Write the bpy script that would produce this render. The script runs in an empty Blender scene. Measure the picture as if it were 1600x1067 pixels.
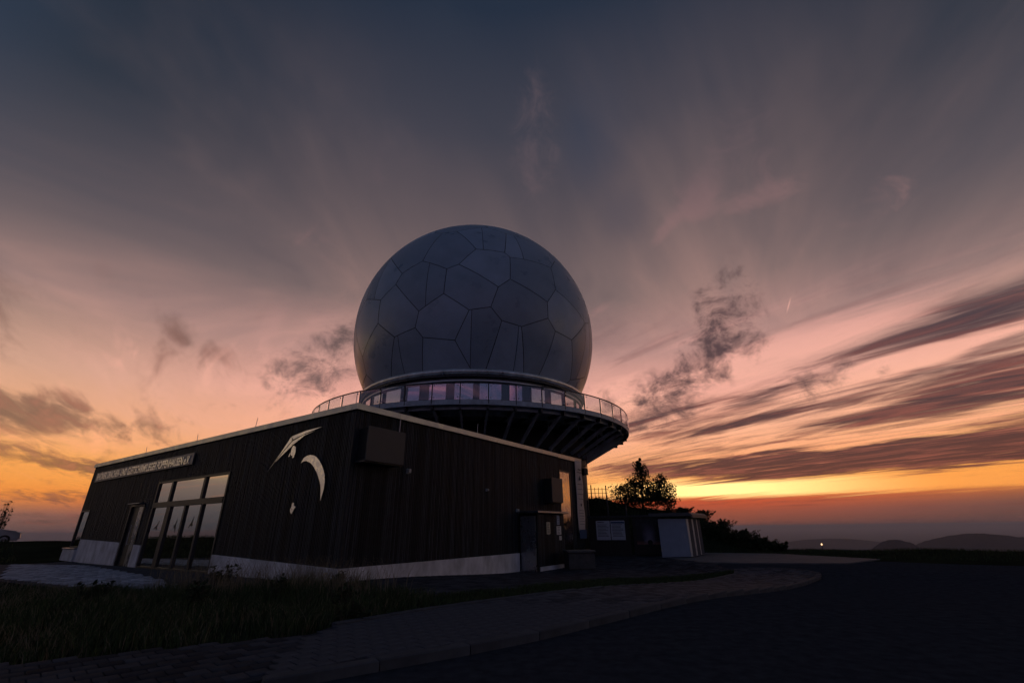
import bpy, math, random
import numpy as np
from mathutils import Vector, Matrix
random.seed(7); rng = np.random.default_rng(7)
rad = math.radians
SC = bpy.context.scene
COL = SC.collection

# ------------------------------------------------------------------ camera
cam_d = bpy.data.cameras.new('camera'); cam = bpy.data.objects.new('camera', cam_d); COL.objects.link(cam)
cam_d.sensor_width = 36; cam_d.lens = 36 * 701.475 / 1600
cam_d.clip_start = 0.1; cam_d.clip_end = 300000
_p, _r = rad(22.61), rad(-0.65)
_F = Vector((0, math.cos(_p), math.sin(_p))); _R0 = Vector((1, 0, 0)); _U0 = _R0.cross(_F)
_R = _R0 * math.cos(_r) + _U0 * math.sin(_r); _U = _R.cross(_F)
CAMZ = 1.28
cam.matrix_world = Matrix(((_R.x, _U.x, -_F.x, 0), (_R.y, _U.y, -_F.y, 0), (_R.z, _U.z, -_F.z, CAMZ), (0, 0, 0, 1)))
SC.camera = cam

# ------------------------------------------------------------------ world: dusk sky after sunset with cloud layers
def s2l(c):
    return tuple((v / 12.92 if v <= .04045 else ((v + .055) / 1.055) ** 2.4) for v in (x / 255 for x in c))
world = bpy.data.worlds.new('World'); SC.world = world; world.use_nodes = True
wt = world.node_tree; wt.nodes.clear()
class G:
    """tiny helper that writes shader node graphs"""
    def __init__(s, t): s.t = t
    def n(s, typ, **kw):
        nd = s.t.nodes.new(typ)
        for k, v in kw.items(): setattr(nd, k, v)
        return nd
    def put(s, sock, v):
        if isinstance(v, bpy.types.NodeSocket): s.t.links.new(v, sock)
        elif v is not None: sock.default_value = v
    def m(s, op, a, b=None, c=None, clamp=False):
        nd = s.n('ShaderNodeMath', operation=op, use_clamp=clamp)
        for i, v in enumerate((a, b, c)): s.put(nd.inputs[i], v)
        return nd.outputs[0]
    def xyz(s, x, y, z=0.0):
        nd = s.n('ShaderNodeCombineXYZ')
        for i, v in enumerate((x, y, z)): s.put(nd.inputs[i], v)
        return nd.outputs[0]
    def sep(s, v):
        nd = s.n('ShaderNodeSeparateXYZ'); s.put(nd.inputs[0], v); return nd.outputs
    def ramp(s, f, stops, mode='LINEAR'):
        nd = s.n('ShaderNodeValToRGB'); cr = nd.color_ramp; cr.interpolation = mode
        while len(cr.elements) < len(stops): cr.elements.new(0.5)
        for e, (p, c) in zip(cr.elements, stops):
            e.position = p; e.color = (*c[:3], 1) if not isinstance(c, (int, float)) else (c, c, c, 1)
        s.put(nd.inputs[0], f); return nd.outputs[0]
    def mix(s, f, a, b, mode='MIX'):
        nd = s.n('ShaderNodeMix', data_type='RGBA', blend_type=mode)
        s.put(nd.inputs[0], f); s.put(nd.inputs[6], a if not isinstance(a, tuple) else (*a[:3], 1)); s.put(nd.inputs[7], b if not isinstance(b, tuple) else (*b[:3], 1))
        return nd.outputs[2]
    def smooth(s, v, a, b, o0=0.0, o1=1.0):
        nd = s.n('ShaderNodeMapRange', interpolation_type='SMOOTHSTEP')
        for i, q in zip((0, 1, 2, 3, 4), (v, a, b, o0, o1)): s.put(nd.inputs[i], q)
        return nd.outputs[0]
    def noise(s, vec, scale, detail=4.0, rough=.5, dist=0.0, out=0):
        nd = s.n('ShaderNodeTexNoise'); s.put(nd.inputs['Vector'], vec)
        for k, v in (('Scale', scale), ('Detail', detail), ('Roughness', rough), ('Distortion', dist)): s.put(nd.inputs[k], v)
        return nd.outputs[out]
    def mapping(s, vec, loc=(0, 0, 0), rot=(0, 0, 0), scale=(1, 1, 1), typ='POINT'):
        nd = s.n('ShaderNodeMapping', vector_type=typ); s.put(nd.inputs[0], vec)
        nd.inputs[1].default_value = loc; nd.inputs[2].default_value = rot; nd.inputs[3].default_value = scale
        return nd.outputs[0]
g = G(wt)
dirv = g.n('ShaderNodeTexCoord').outputs['Generated']
vn = g.n('ShaderNodeVectorMath', operation='NORMALIZE'); g.put(vn.inputs[0], dirv); dirv = vn.outputs[0]
dx, dy, dz = g.sep(dirv)
DEG = 180 / math.pi
el = g.m('MULTIPLY', g.m('ARCSINE', dz), DEG)
az = g.m('MULTIPLY', g.m('ARCTAN2', dx, dy), DEG)
azel = g.xyz(az, el)
def elramp(stops):
    f = g.m('DIVIDE', g.m('ADD', el, 6.0), 96.0, clamp=True)
    return g.ramp(f, [((e + 6) / 96, s2l(c)) for e, c in stops])
front = elramp([(-6, (66, 54, 57)), (0, (92, 62, 62)), (1.4, (146, 74, 62)), (2.6, (194, 80, 54)), (4.2, (250, 166, 84)), (7, (246, 170, 116)),
                (11, (248, 174, 142)), (15, (236, 168, 152)), (20, (182, 139, 132)), (27, (128, 107, 105)), (37, (98, 86, 90)), (47, (67, 66, 77)), (59, (37, 47, 64)), (90, (32, 46, 68))])
side = elramp([(-6, (66, 58, 60)), (0, (90, 74, 75)), (1.6, (136, 100, 88)), (3.2, (242, 146, 64)), (6, (248, 166, 84)), (9, (238, 172, 124)),
               (14, (208, 162, 138)), (21, (138, 116, 113)), (30, (82, 78, 86)), (40, (45, 53, 66)), (52, (29, 42, 58)), (90, (32, 46, 68))])
flank = elramp([(-6, (44, 46, 54)), (0, (62, 64, 74)), (2, (88, 84, 90)), (4.5, (132, 114, 108)), (7.5, (214, 184, 134)), (11, (200, 174, 138)), (16, (132, 122, 120)), (24, (74, 78, 90)), (38, (46, 59, 79)), (90, (32, 46, 68))])
east = elramp([(-6, (26, 31, 42)), (0, (44, 50, 64)), (5, (58, 64, 82)), (11, (86, 82, 104)), (16, (68, 76, 100)), (25, (60, 75, 100)), (40, (50, 66, 91)), (90, (34, 49, 73))])
dsun = g.m('ABSOLUTE', g.m('SUBTRACT', g.m('WRAP', g.m('SUBTRACT', az, 4.0), 180.0, -180.0), 0.0))
base = g.mix(g.smooth(dsun, 18.0, 62.0), front, side)
base = g.mix(g.smooth(dsun, 56.0, 74.0), base, flank)
base = g.mix(g.smooth(dsun, 92.0, 124.0), base, east)
# the right of the view is redder and dimmer close to the horizon
rdim = g.m('MULTIPLY', g.smooth(az, 26.0, 58.0), g.smooth(el, 4.5, 1.5))
base = g.mix(g.m('MULTIPLY', rdim, .62), base, s2l((66, 54, 58)))

# cloud plane: directions are projected on a flat layer so streaks converge towards the sunset
den = g.m('ADD', g.m('MAXIMUM', dz, 0.0), 0.05)
px = g.m('DIVIDE', dx, den); py = g.m('DIVIDE', dy, den)
def plane(a0):
    a0 = rad(a0)
    return g.xyz(g.m('SUBTRACT', g.m('MULTIPLY', px, math.cos(a0)), g.m('MULTIPLY', py, math.sin(a0))), g.m('ADD', g.m('MULTIPLY', px, math.sin(a0)), g.m('MULTIPLY', py, math.cos(a0))))
pl = plane(2.0); pr = plane(-34.0)
# soft veil of high cirrus, lit mauve-pink
veil = g.noise(g.mapping(pl, (3.1, .6, 0), (0, 0, 0), (.75, .42, 1)), 1.0, 5, .58, 1.4)
veilf = g.m('MULTIPLY', g.smooth(veil, .40, .72), g.m('MULTIPLY', g.smooth(el, 62.0, 30.0), g.smooth(el, 6.0, 14.0)))
veilc = g.mix(g.smooth(el, 40.0, 14.0), s2l((132, 110, 108)), s2l((240, 178, 160)))
veilf = g.m('MULTIPLY', veilf, g.smooth(dsun, 110.0, 20.0))
sky = g.mix(g.m('MULTIPLY', veilf, .50), base, veilc)
gaps = g.m('MULTIPLY', g.smooth(veil, .44, .26), g.smooth(el, 10.0, 24.0))
sky = g.mix(g.m('MULTIPLY', gaps, .32), sky, s2l((52, 58, 72)))

# dark cloud banks: soft ellipses in azimuth / elevation, broken up by streaky noise
wob = g.noise(g.mapping(pr, (0, 0, 0), (0, 0, 0), (1.1, .6, 1)), 1.3, 4, .58, .4, out=1)
wv = g.n('ShaderNodeVectorMath', operation='SUBTRACT'); g.put(wv.inputs[0], wob); wv.inputs[1].default_value = (.5, .5, .5)
wsc = g.n('ShaderNodeVectorMath', operation='MULTIPLY'); g.put(wsc.inputs[0], wv.outputs[0]); wsc.inputs[1].default_value = (9, 3.2, 0)
wad = g.n('ShaderNodeVectorMath', operation='ADD'); g.put(wad.inputs[0], azel); g.put(wad.inputs[1], wsc.outputs[0])
azw = wad.outputs[0]
def blob(a, e, sx, sy, tilt, k, src=None):
    v = g.mapping(src or azw, (a, e, 0), (0, 0, rad(tilt)), (sx, sy, 1), 'TEXTURE')
    ln = g.n('ShaderNodeVectorMath', operation='LENGTH'); g.put(ln.inputs[0], v)
    return g.m('MULTIPLY', g.smooth(ln.outputs['Value'], 1.0, 0.15), k)
def total(lst):
    t = lst[0]
    for x in lst[1:]: t = g.m('ADD', t, x)
    return t
streak = g.noise(g.mapping(pr, (.3, 0, 0), (0, 0, 0), (1.9, .44, 1)), 1.0, 6, .6, 1.1)
fine = g.noise(g.mapping(pr, (7.3, 3, 0), (0, 0, 0), (5.5, 1.3, 1)), 1.0, 4, .58, .8)
puff = g.noise(g.mapping(azel, (3.3, 4, 0), (0, 0, .4), (.24, .32, 1)), 1.0, 7, .68, .35)
bank = total([blob(45, 10.5, 46, 8.5, 8, .48, azel), blob(46, 6.1, 46, 2.2, 0, .95), blob(27, 11.6, 17, 2.6, 10, .42), blob(50, 17.5, 15, 3.0, 10, .40), blob(54, 11.5, 20, 2.2, 7, .34),
              blob(16, 11.4, 10, 2.6, 7, .36), blob(-50, 10.2, 18, 3.2, -3, .72), blob(-51, 6.6, 9, 1.8, 0, .6), blob(-43, 5.7, 8, 1.3, 1, .62), blob(-42, 3.0, 13, .7, 0, .42), blob(-40, 1.3, 12, .6, 1, .55),
              blob(-68, 13, 13, 2.6, -6, .4), blob(-37, 18.8, 19, 1.6, -24, .24), blob(-14, 14, 12, 1.6, -14, .2)])
bankd = g.m('ADD', bank, g.m('ADD', g.m('MULTIPLY', g.m('SUBTRACT', streak, .5), 2.0), g.m('MULTIPLY', g.m('SUBTRACT', fine, .5), 1.5)))
bankf = g.m('MULTIPLY', g.smooth(bankd, .02, .78), g.smooth(el, 27.0, 17.0))
puffm = total([blob(27.0, 20.5, 8, 7, 35, .60, azel), blob(22.5, 17.0, 9, 4.2, 10, .58, azel), blob(29, 26, 7, 5.5, 30, .38, azel), blob(16, 13.2, 12, 5.0, 8, .66, azel), blob(-24, 18.5, 11, 6.4, 40, .74, azel), blob(9.5, 16.8, 5, 2.6, 0, .4, azel), blob(36, 14, 10, 3, 10, .4, azel)])
puffd = g.m('ADD', puffm, g.m('MULTIPLY', g.m('SUBTRACT', puff, .54), 3.4))
pufff = g.m('MULTIPLY', g.m('MULTIPLY', g.smooth(puffd, .06, 1.15), g.smooth(puffm, .02, .3)), .92)
darkc = g.ramp(g.m('DIVIDE', el, 30.0, clamp=True), [(0, s2l((88, 46, 44))), (.17, s2l((82, 48, 50))), (.36, s2l((68, 50, 56))), (.65, s2l((68, 58, 66))), (1, s2l((74, 66, 75)))])
darkc = g.mix(g.smooth(az, 5.0, -35.0), darkc, s2l((84, 68, 63)))
# thinner, warmer parts inside the banks
darkc = g.mix(g.m('MULTIPLY', g.smooth(fine, .42, .70), g.smooth(el, 22.0, 7.0, .10, .34)), darkc, s2l((206, 112, 92)))
# bright lit rifts between the streaks
rift = g.noise(g.mapping(pr, (5.2, 1, 0), (0, 0, 0), (2.8, .5, 1)), 1.2, 5, .58, 1.0)
riftm = total([blob(31, 9.4, 24, 2.2, 6, .62, azel), blob(28, 7.8, 22, 1.3, 4, .42, azel), blob(32, 16.5, 22, 5, 10, .50, azel), blob(14, 13, 12, 6, 0, .46, azel), blob(-26, 12.5, 24, 5.5, -8, .42, azel), blob(-42, 7.8, 18, 1.8, 0, .36, azel)])
riftf = g.m('MULTIPLY', g.smooth(g.m('ADD', riftm, g.m('MULTIPLY', g.m('SUBTRACT', rift, .5), 1.5)), .15, .75), .85)
riftc = g.ramp(g.m('DIVIDE', el, 24.0, clamp=True), [(0, s2l((255, 150, 70))), (.3, (1.08, .44, .20)), (.42, (1.05, .50, .30)), (.62, s2l((250, 182, 160))), (1, s2l((214, 156, 152)))])
glow = g.m('MULTIPLY', g.smooth(el, 2.5, 6.0), g.smooth(el, 26.0, 17.0))
sky = g.mix(g.m('MULTIPLY', g.m('MULTIPLY', riftf, .7), glow), sky, riftc)
sky = g.mix(g.m('MULTIPLY', bankf, g.smooth(az, -20.0, 5.0, .74, .96)), sky, darkc)
ray_ = total([blob(25, 9.3, 19, 1.25, 6, .62), blob(33, 7.9, 26, .95, 2, .56), blob(37, 13.2, 22, 1.5, 8, .50), blob(36, 18.5, 20, 3.2, 9, .50), blob(52, 9.6, 18, .9, 5, .42), blob(13, 14.5, 9, 4.5, 10, .42), blob(47, 15, 14, 1.2, 8, .36)])
rayf = g.m('MULTIPLY', g.smooth(g.m('ADD', ray_, g.m('ADD', g.m('MULTIPLY', g.m('SUBTRACT', rift, .5), 1.5), g.m('MULTIPLY', g.m('SUBTRACT', fine, .5), .6))),   .10, .66), .93)
sky = g.mix(g.m('MULTIPLY', rayf, glow), sky, riftc)
sky = g.mix(pufff, sky, g.mix(g.smooth(az, 0.0, -10.0), s2l((70, 55, 61)), s2l((98, 80, 80))))
# the open strip of bright sky over the horizon
strip = g.m('MULTIPLY', g.smooth(g.m('ABSOLUTE', g.m('SUBTRACT', g.m('ADD', g.m('ADD', el, g.m('MULTIPLY', g.m('SUBTRACT', streak, .5), 1.6)), g.m('MULTIPLY', az, .012)), 4.1)), 1.15, .35), g.smooth(g.m('ABSOLUTE', g.m('SUBTRACT', az, 32.0)), 34.0, 8.0))
stripc = g.mix(g.smooth(g.m('ABSOLUTE', g.m('SUBTRACT', az, 21.5)), 22.0, 2.0), (1.05, .38, .08), (1.8, 1.15, .42))
sky = g.mix(g.m('MULTIPLY', strip, .95), sky, stripc)
bluegap = g.m('MULTIPLY', g.m('ADD', blob(14, 47, 8, 10, 0, .8), blob(18, 37, 6, 5, 20, .5)), g.smooth(veil, .75, .35))
sky = g.mix(g.m('MULTIPLY', bluegap, .6), sky, s2l((50, 60, 80)))
# lit wisps high on the right and a short contrail
wisp = g.noise(g.mapping(azel, (1.7, 2.2, 0), (0, 0, .5), (.17, .24, 1)), 1.0, 7, .66, 1.0)
wispm = total([blob(27.5, 36.5, 5, 3.4, 40, .55), blob(22.5, 34.0, 5, 1.6, 35, .5), blob(36, 34.5, 9, 2.4, 5, .4), blob(12.5, 26.5, 4, 1.5, 25, .5), blob(4, 47, 8, 15, 0, .46), blob(-20, 44, 9, 6, 60, .34), blob(32, 39, 15, 8, 15, .46), blob(44, 30, 12, 4, 12, .34), blob(-30, 33, 14, 4, -20, .28)])
wispf = g.m('MULTIPLY', g.smooth(g.m('ADD', wispm, g.m('MULTIPLY', g.m('SUBTRACT', wisp, .52), 1.3)), .20, .86), .52)
sky = g.mix(wispf, sky, g.mix(g.smooth(el, 44.0, 25.0), s2l((104, 88, 94)), s2l((176, 130, 126))))
back = g.m('MULTIPLY', g.smooth(g.m('ADD', g.m('MULTIPLY', rift, .6), g.m('MULTIPLY', fine, .4)), .46, .60), g.m('MULTIPLY', g.smooth(dsun, 95.0, 125.0), g.m('MULTIPLY', g.smooth(el, 3.0, 9.0), g.smooth(el, 26.0, 15.0))))
sky = g.mix(g.m('MULTIPLY', back, .5), sky, s2l((158, 112, 138)))
trail = blob(34.6, 22.6, 1.15, .11, 62, .8, azel)
sky = g.mix(trail, sky, s2l((226, 170, 156)))
# clear-sky scattering underneath it all
nish = g.n('ShaderNodeTexSky', sky_type='NISHITA', sun_disc=False)
nish.sun_elevation = rad(0.5); nish.sun_rotation = rad(21.5); nish.altitude = 900
nadd = g.mix(1.0, sky, g.mix(1.0, nish.outputs[0], (.0025, .0025, .0025), 'MULTIPLY'), 'ADD')
bg = g.n('ShaderNodeBackground'); g.put(bg.inputs[0], nadd); bg.inputs[1].default_value = 1.0
wo = g.n('ShaderNodeOutputWorld'); wt.links.new(bg.outputs[0], wo.inputs[0])
world.cycles.sampling_method = 'MANUAL'; world.cycles.sample_map_resolution = 512

# ------------------------------------------------------------------ the last light of the sun, low behind the clouds
sun_d = bpy.data.lights.new('sun', 'SUN'); sun_d.energy = 0.05; sun_d.angle = rad(8); sun_d.color = (1, .55, .28)
sun = bpy.data.objects.new('sun', sun_d); COL.objects.link(sun)
_a, _e = rad(21.5), rad(3.0)
sun.rotation_euler = Vector((math.sin(_a) * math.cos(_e), math.cos(_a) * math.cos(_e), math.sin(_e))).to_track_quat('Z', 'Y').to_euler()
vs = SC.view_settings; vs.view_transform = 'Standard'; vs.look = 'None'; vs.exposure = 0; vs.gamma = 1; vs.use_curve_mapping = False
SC.cycles.max_bounces = 6; SC.cycles.diffuse_bounces = 2; SC.cycles.volume_bounces = 0; SC.cycles.use_adaptive_sampling = True; SC.cycles.adaptive_threshold = .02; SC.cycles.adaptive_min_samples = 8

# ------------------------------------------------------------------ materials
MATS = {}
def mat(name, col, rough=.7, metal=0.0, var=0.0, vscale=6.0, stretch=(1, 1, 1), bump=0.0, bscale=30.0, island=0.0, spec=None, col2=None):
    if name in MATS: return MATS[name]
    m = bpy.data.materials.new(name); m.use_nodes = True; t = m.node_tree; k = G(t)
    b = t.nodes['Principled BSDF']
    b.inputs['Roughness'].default_value = rough; b.inputs['Metallic'].default_value = metal
    if spec is not None: b.inputs['Specular IOR Level'].default_value = spec
    co = k.n('ShaderNodeTexCoord').outputs['Object']
    c = (*col, 1)
    src = None
    if var or col2:
        nz = k.noise(k.mapping(co, scale=stretch), vscale, 6, .6)
        lo = tuple(max(0, v * (1 - var)) for v in col); hi = col2 or tuple(min(1, v * (1 + var)) for v in col)
        src = k.ramp(nz, [(.3, lo), (.7, hi)])
        rr = k.smooth(nz, .25, .75, max(.02, rough - .12), min(1, rough + .12)); k.put(b.inputs['Roughness'], rr)
    if island:
        ri = k.n('ShaderNodeNewGeometry').outputs['Random Per Island']
        f = k.smooth(ri, 0.0, 1.0, 1 - island, 1 + island)
        mul = k.n('ShaderNodeVectorMath', operation='SCALE'); k.put(mul.inputs[0], src if src is not None else col); k.put(mul.inputs['Scale'], f)
        src = mul.outputs[0]
    if src is not None: k.put(b.inputs['Base Color'], src)
    else: b.inputs['Base Color'].default_value = c
    if bump:
        bn = k.n('ShaderNodeBump'); bn.inputs['Strength'].default_value = bump; bn.inputs['Distance'].default_value = .02
        k.put(bn.inputs['Height'], k.noise(k.mapping(co, scale=stretch), bscale, 5, .6)); t.links.new(bn.outputs[0], b.inputs['Normal'])
    MATS[name] = m; return m
def mat_mix(name, refl, tint, trans, body=(.01, .012, .016), rough=.02):
    """coated pane: glossy share over a see-through or dark body"""
    m = bpy.data.materials.new(name); m.use_nodes = True; t = m.node_tree; t.nodes.clear(); k = G(t)
    gl = k.n('ShaderNodeBsdfGlossy'); gl.inputs[0].default_value = (*tint, 1); gl.inputs[1].default_value = rough
    if trans: bd = k.n('ShaderNodeBsdfTransparent'); bd.inputs[0].default_value = (*trans, 1)
    else: bd = k.n('ShaderNodeBsdfDiffuse'); bd.inputs[0].default_value = (*body, 1)
    lw = k.n('ShaderNodeLayerWeight'); lw.inputs[0].default_value = .5
    f = k.m('ADD', k.m('MULTIPLY', k.m('POWER', lw.outputs['Facing'], 5.0), 1 - refl), refl, clamp=True)
    mx = k.n('ShaderNodeMixShader'); k.put(mx.inputs[0], f); t.links.new(bd.outputs[0], mx.inputs[1]); t.links.new(gl.outputs[0], mx.inputs[2])
    o = k.n('ShaderNodeOutputMaterial'); t.links.new(mx.outputs[0], o.inputs[0]); MATS[name] = m; return m
def mat_emit(name, col, s):
    m = bpy.data.materials.new(name); m.use_nodes = True; b = m.node_tree.nodes['Principled BSDF']
    b.inputs['Base Color'].default_value = (*col, 1); b.inputs['Emission Color'].default_value = (*col, 1); b.inputs['Emission Strength'].default_value = s
    MATS[name] = m; return m
WOOD = mat('dark_stained_larch', (.0105, .0128, .0180), .62, var=.5, vscale=3, stretch=(9, 9, .5), island=.55, bump=.3, bscale=8, col2=(.040, .046, .058), spec=.22)
WALLCORE = mat('black_wall_membrane', (.008, .008, .009), .8)
CONC = mat('pale_concrete', (.64, .64, .66), .8, var=.34, vscale=2.2, stretch=(1, 1, .5), bump=.25, bscale=25)
TRIM = mat('zinc_trim', (.30, .32, .38), .36, 1.0, var=.16, vscale=3, stretch=(1, 1, 1))
ALU = mat('brushed_aluminium', (.80, .79, .84), .34, 1.0, var=.06, vscale=8)
SIGNB = mat('grey_sign_metal', (.24, .235, .25), .5, .4, var=.1)
DARKM = mat('dark_grey_coated_steel', (.035, .038, .045), .45, .3, var=.2)
STEEL = mat('galvanised_steel', (.40, .45, .52), .5, .15, var=.3, vscale=4)
STEELP = mat('pale_galvanised_steel', (.42, .43, .46), .4, .8, var=.2, vscale=5)
BOXM = mat('anthracite_panel', (.055, .056, .065), .55, .2, var=.12, vscale=9)
DOORM = mat('grey_metal_door', (.34, .35, .37), .28, .75, var=.08, vscale=2)
FRAME = mat('anthracite_window_frame', (.03, .031, .036), .45, .2)
MIRROR = mat_mix('coated_window_glass', .80, (.96, .92, .82), None)
DRUMG = mat_mix('coated_gallery_glass', .74, (.98, .86, .96), None)
RAILG = mat_mix('railing_glass', .09, (.9, .92, 1.0), (.84, .85, .88), rough=.03)
RADOME = mat('grey_radome_skin', (.35, .425, .53), .36, 0, var=.14, vscale=.55, spec=.5)
_t = RADOME.node_tree; _k = G(_t); _b = _t.nodes['Principled BSDF']; _src = _b.inputs['Base Color'].links[0].from_socket
_sc = _k.n('ShaderNodeVectorMath', operation='SCALE'); _k.put(_sc.inputs[0], _src); _k.put(_sc.inputs['Scale'], _k.smooth(_k.n('ShaderNodeObjectInfo').outputs['Random'], 0.0, 1.0, .86, 1.12)); _t.links.new(_sc.outputs[0], _b.inputs['Base Color'])
SEAM = mat('dark_radome_seam', (.085, .095, .115), .7)
CONCRING = mat('weathered_ring_metal', (.78, .75, .72), .38, .75, var=.4, vscale=1.6)
ASPH = mat('asphalt', (.042, .047, .058), 1.0, spec=.0, var=.28, vscale=6, bump=.5, bscale=120)
PAVE = mat('grey_concrete_pavers', (.072, .078, .092), .9, spec=.05, var=.3, vscale=4, island=.35, bump=.3, bscale=90)
PAVED = mat('dark_concrete_pavers', (.046, .050, .060), .95, spec=.05, var=.3, vscale=3, island=.35, bump=.3, bscale=90)
COBB = mat('pale_granite_setts', (.36, .38, .43), .8, spec=.2, var=.35, vscale=3, island=.35, bump=.3, bscale=60)
KERB = mat('kerb_concrete', (.085, .09, .10), .9, spec=.05, var=.3, vscale=3, bump=.3, bscale=60)
PALEP = mat('pale_gravel_paving', (.15, .148, .15), .9, spec=.1, var=.25, vscale=2, bump=.5, bscale=80)
SOIL = mat('meadow_ground', (.022, .027, .018), 1.0, spec=.0, var=.45, vscale=.35, bump=.4, bscale=9, col2=(.036, .043, .024))
GRASS = mat('grass_blades', (.050, .072, .030), .8, island=.6, spec=.1)
DRYG = mat('dry_grass_stalks', (.20, .16, .10), .75, island=.4)
LEAF = mat('tree_leaves', (.03, .042, .018), .7, spec=.2, island=.5)
BARK = mat('bark', (.05, .038, .03), .9, var=.3, vscale=8)
HILL = mat('wooded_hill', (.010, .018, .032), 1.0, spec=0, var=.4, vscale=.004)
PAPER = mat('white_notice_paper', (.72, .70, .66), .8, var=.06)
PAPERY = mat('yellowed_notice_paper', (.62, .58, .42), .8, var=.06)
INK = mat('printed_ink', (.06, .06, .07), .8)
BLUEP = mat('blue_print', (.03, .07, .16), .7)
BANNERM = mat('cream_banner_cloth', (.62, .54, .50), .7, var=.08, vscale=3)
LOCK = mat('blue_grey_locker_sheet', (.24, .29, .38), .6, 0, spec=.2, var=.08, vscale=3)
WHITEM = mat('white_coated_edge', (.50, .50, .52), .35, .2)
TIMB = mat('weathered_dark_timber', (.035, .030, .028), .8, var=.3, vscale=4, stretch=(1, 1, 8))
BLACKP = mat('black_sticker', (.008, .008, .01), .6)
PLAST = mat('pale_plastic', (.55, .54, .5), .5)
CARP = mat('silver_car_paint', (.34, .35, .36), .3, .5)
TYRE = mat('black_rubber', (.015, .015, .015), .8)
CARGL = mat_mix('car_window_glass', .35, (.9, .9, .9), None)
STONE = mat('dark_stone_block', (.075, .072, .07), .85, var=.35, vscale=5, bump=.5, bscale=20)

# ------------------------------------------------------------------ mesh and object helpers
class MB:
    def __init__(s): s.v = []; s.f = []
    def add(s, vs, fs):
        o = len(s.v); s.v += [tuple(v) for v in vs]; s.f += [tuple(i + o for i in f) for f in fs]; return s
    def box(s, x0, x1, y0, y1, z0, z1):
        return s.add([(x0, y0, z0), (x1, y0, z0), (x1, y1, z0), (x0, y1, z0), (x0, y0, z1), (x1, y0, z1), (x1, y1, z1), (x0, y1, z1)],
                     [(0, 3, 2, 1), (4, 5, 6, 7), (0, 1, 5, 4), (1, 2, 6, 5), (2, 3, 7, 6), (3, 0, 4, 7)])
    def bev(s, x0, x1, y0, y1, z0, z1, b=.01):
        """box with a chamfered edge all round"""
        vs = []; 
        for z, i in ((z0, b), (z0 + b, 0), (z1 - b, 0), (z1, b)):
            vs += [(x0 + i, y0 + i, z), (x1 - i, y0 + i, z), (x1 - i, y1 - i, z), (x0 + i, y1 - i, z)]
        fs = [(3, 2, 1, 0), (12, 13, 14, 15)]
        for r in range(3):
            for i in range(4): j = (i + 1) % 4; fs.append((r * 4 + i, r * 4 + j, r * 4 + 4 + j, r * 4 + 4 + i))
        return s.add(vs, fs)
    def tube(s, p0, p1, r0, r1=None, n=8):
        r1 = r0 if r1 is None else r1
        p0, p1 = Vector(p0), Vector(p1); d = (p1 - p0).normalized(); a = d.orthogonal().normalized(); b = d.cross(a)
        vs = [p + (a * math.cos(t) + b * math.sin(t)) * r for p, r in ((p0, r0), (p1, r1)) for t in [2 * math.pi * i / n for i in range(n)]]
        fs = [(i, (i + 1) % n, n + (i + 1) % n, n + i) for i in range(n)] + [tuple(range(n - 1, -1, -1)), tuple(range(n, 2 * n))]
        return s.add(vs, fs)
    def bar(s, p0, p1, w, h, up=(0, 0, 1)):
        p0, p1 = Vector(p0), Vector(p1); d = (p1 - p0).normalized(); a = d.cross(Vector(up)).normalized() * (w / 2); b = a.cross(d).normalized() * (h / 2)
        vs = [p + x * a + y * b for p in (p0, p1) for x, y in ((-1, -1), (1, -1), (1, 1), (-1, 1))]
        return s.add(vs, [(0, 1, 2, 3), (7, 6, 5, 4), (0, 4, 5, 1), (1, 5, 6, 2), (2, 6, 7, 3), (3, 7, 4, 0)])
    def lathe(s, prof, n=96, closed=True):
        m = len(prof); vs = [(r * math.cos(2 * math.pi * i / n), r * math.sin(2 * math.pi * i / n), z) for i in range(n) for r, z in prof]
        fs = []
        for i in range(n):
            j = (i + 1) % n
            for q in range(m if closed else m - 1):
                w = (q + 1) % m; fs.append((i * m + q, j * m + q, j * m + w, i * m + w))
        return s.add(vs, fs)
    def prism(s, poly, fn, d0, d1):
        """poly: 2D outline; fn(a, b, d) -> point; extruded from d0 to d1"""
        n = len(poly); vs = [fn(a, b, d0) for a, b in poly] + [fn(a, b, d1) for a, b in poly]
        return s.add(vs, [tuple(range(n - 1, -1, -1)), tuple(range(n, 2 * n))] + [(i, (i + 1) % n, n + (i + 1) % n, n + i) for i in range(n)])
    def mesh(s, name, m, smooth=False):
        me = bpy.data.meshes.new(name); me.from_pydata(s.v, [], s.f); me.materials.append(m); me.update()
        import bmesh
        bm = bmesh.new(); bm.from_mesh(me); bmesh.ops.recalc_face_normals(bm, faces=bm.faces); bm.to_mesh(me); bm.free()
        if smooth: me.polygons.foreach_set('use_smooth', [True] * len(me.polygons))
        return me
    def obj(s, name, m, parent=None, smooth=False, **tags):
        return link(name, s.mesh(name, m, smooth), parent, **tags)
def link(name, data, parent=None, loc=None, rot=None, **tags):
    o = bpy.data.objects.new(name, data); COL.objects.link(o)
    if parent is not None: o.parent = parent
    if loc is not None: o.location = loc
    if rot is not None: o.rotation_euler = rot
    for k, v in tags.items(): o[k] = v
    return o
def raw_mesh(name, V, F, m, smooth=False):
    """numpy verts and equal-size faces"""
    V = np.asarray(V, np.float32); F = np.asarray(F, np.int32); me = bpy.data.meshes.new(name)
    me.vertices.add(len(V)); me.vertices.foreach_set('co', V.ravel())
    k = F.shape[1]; me.loops.add(F.size); me.loops.foreach_set('vertex_index', F.ravel())
    me.polygons.add(len(F)); me.polygons.foreach_set('loop_start', np.arange(0, F.size, k, dtype=np.int32))
    me.update(calc_edges=True); me.validate(); me.materials.append(m)
    if smooth: me.polygons.foreach_set('use_smooth', [True] * len(F))
    return me
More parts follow.
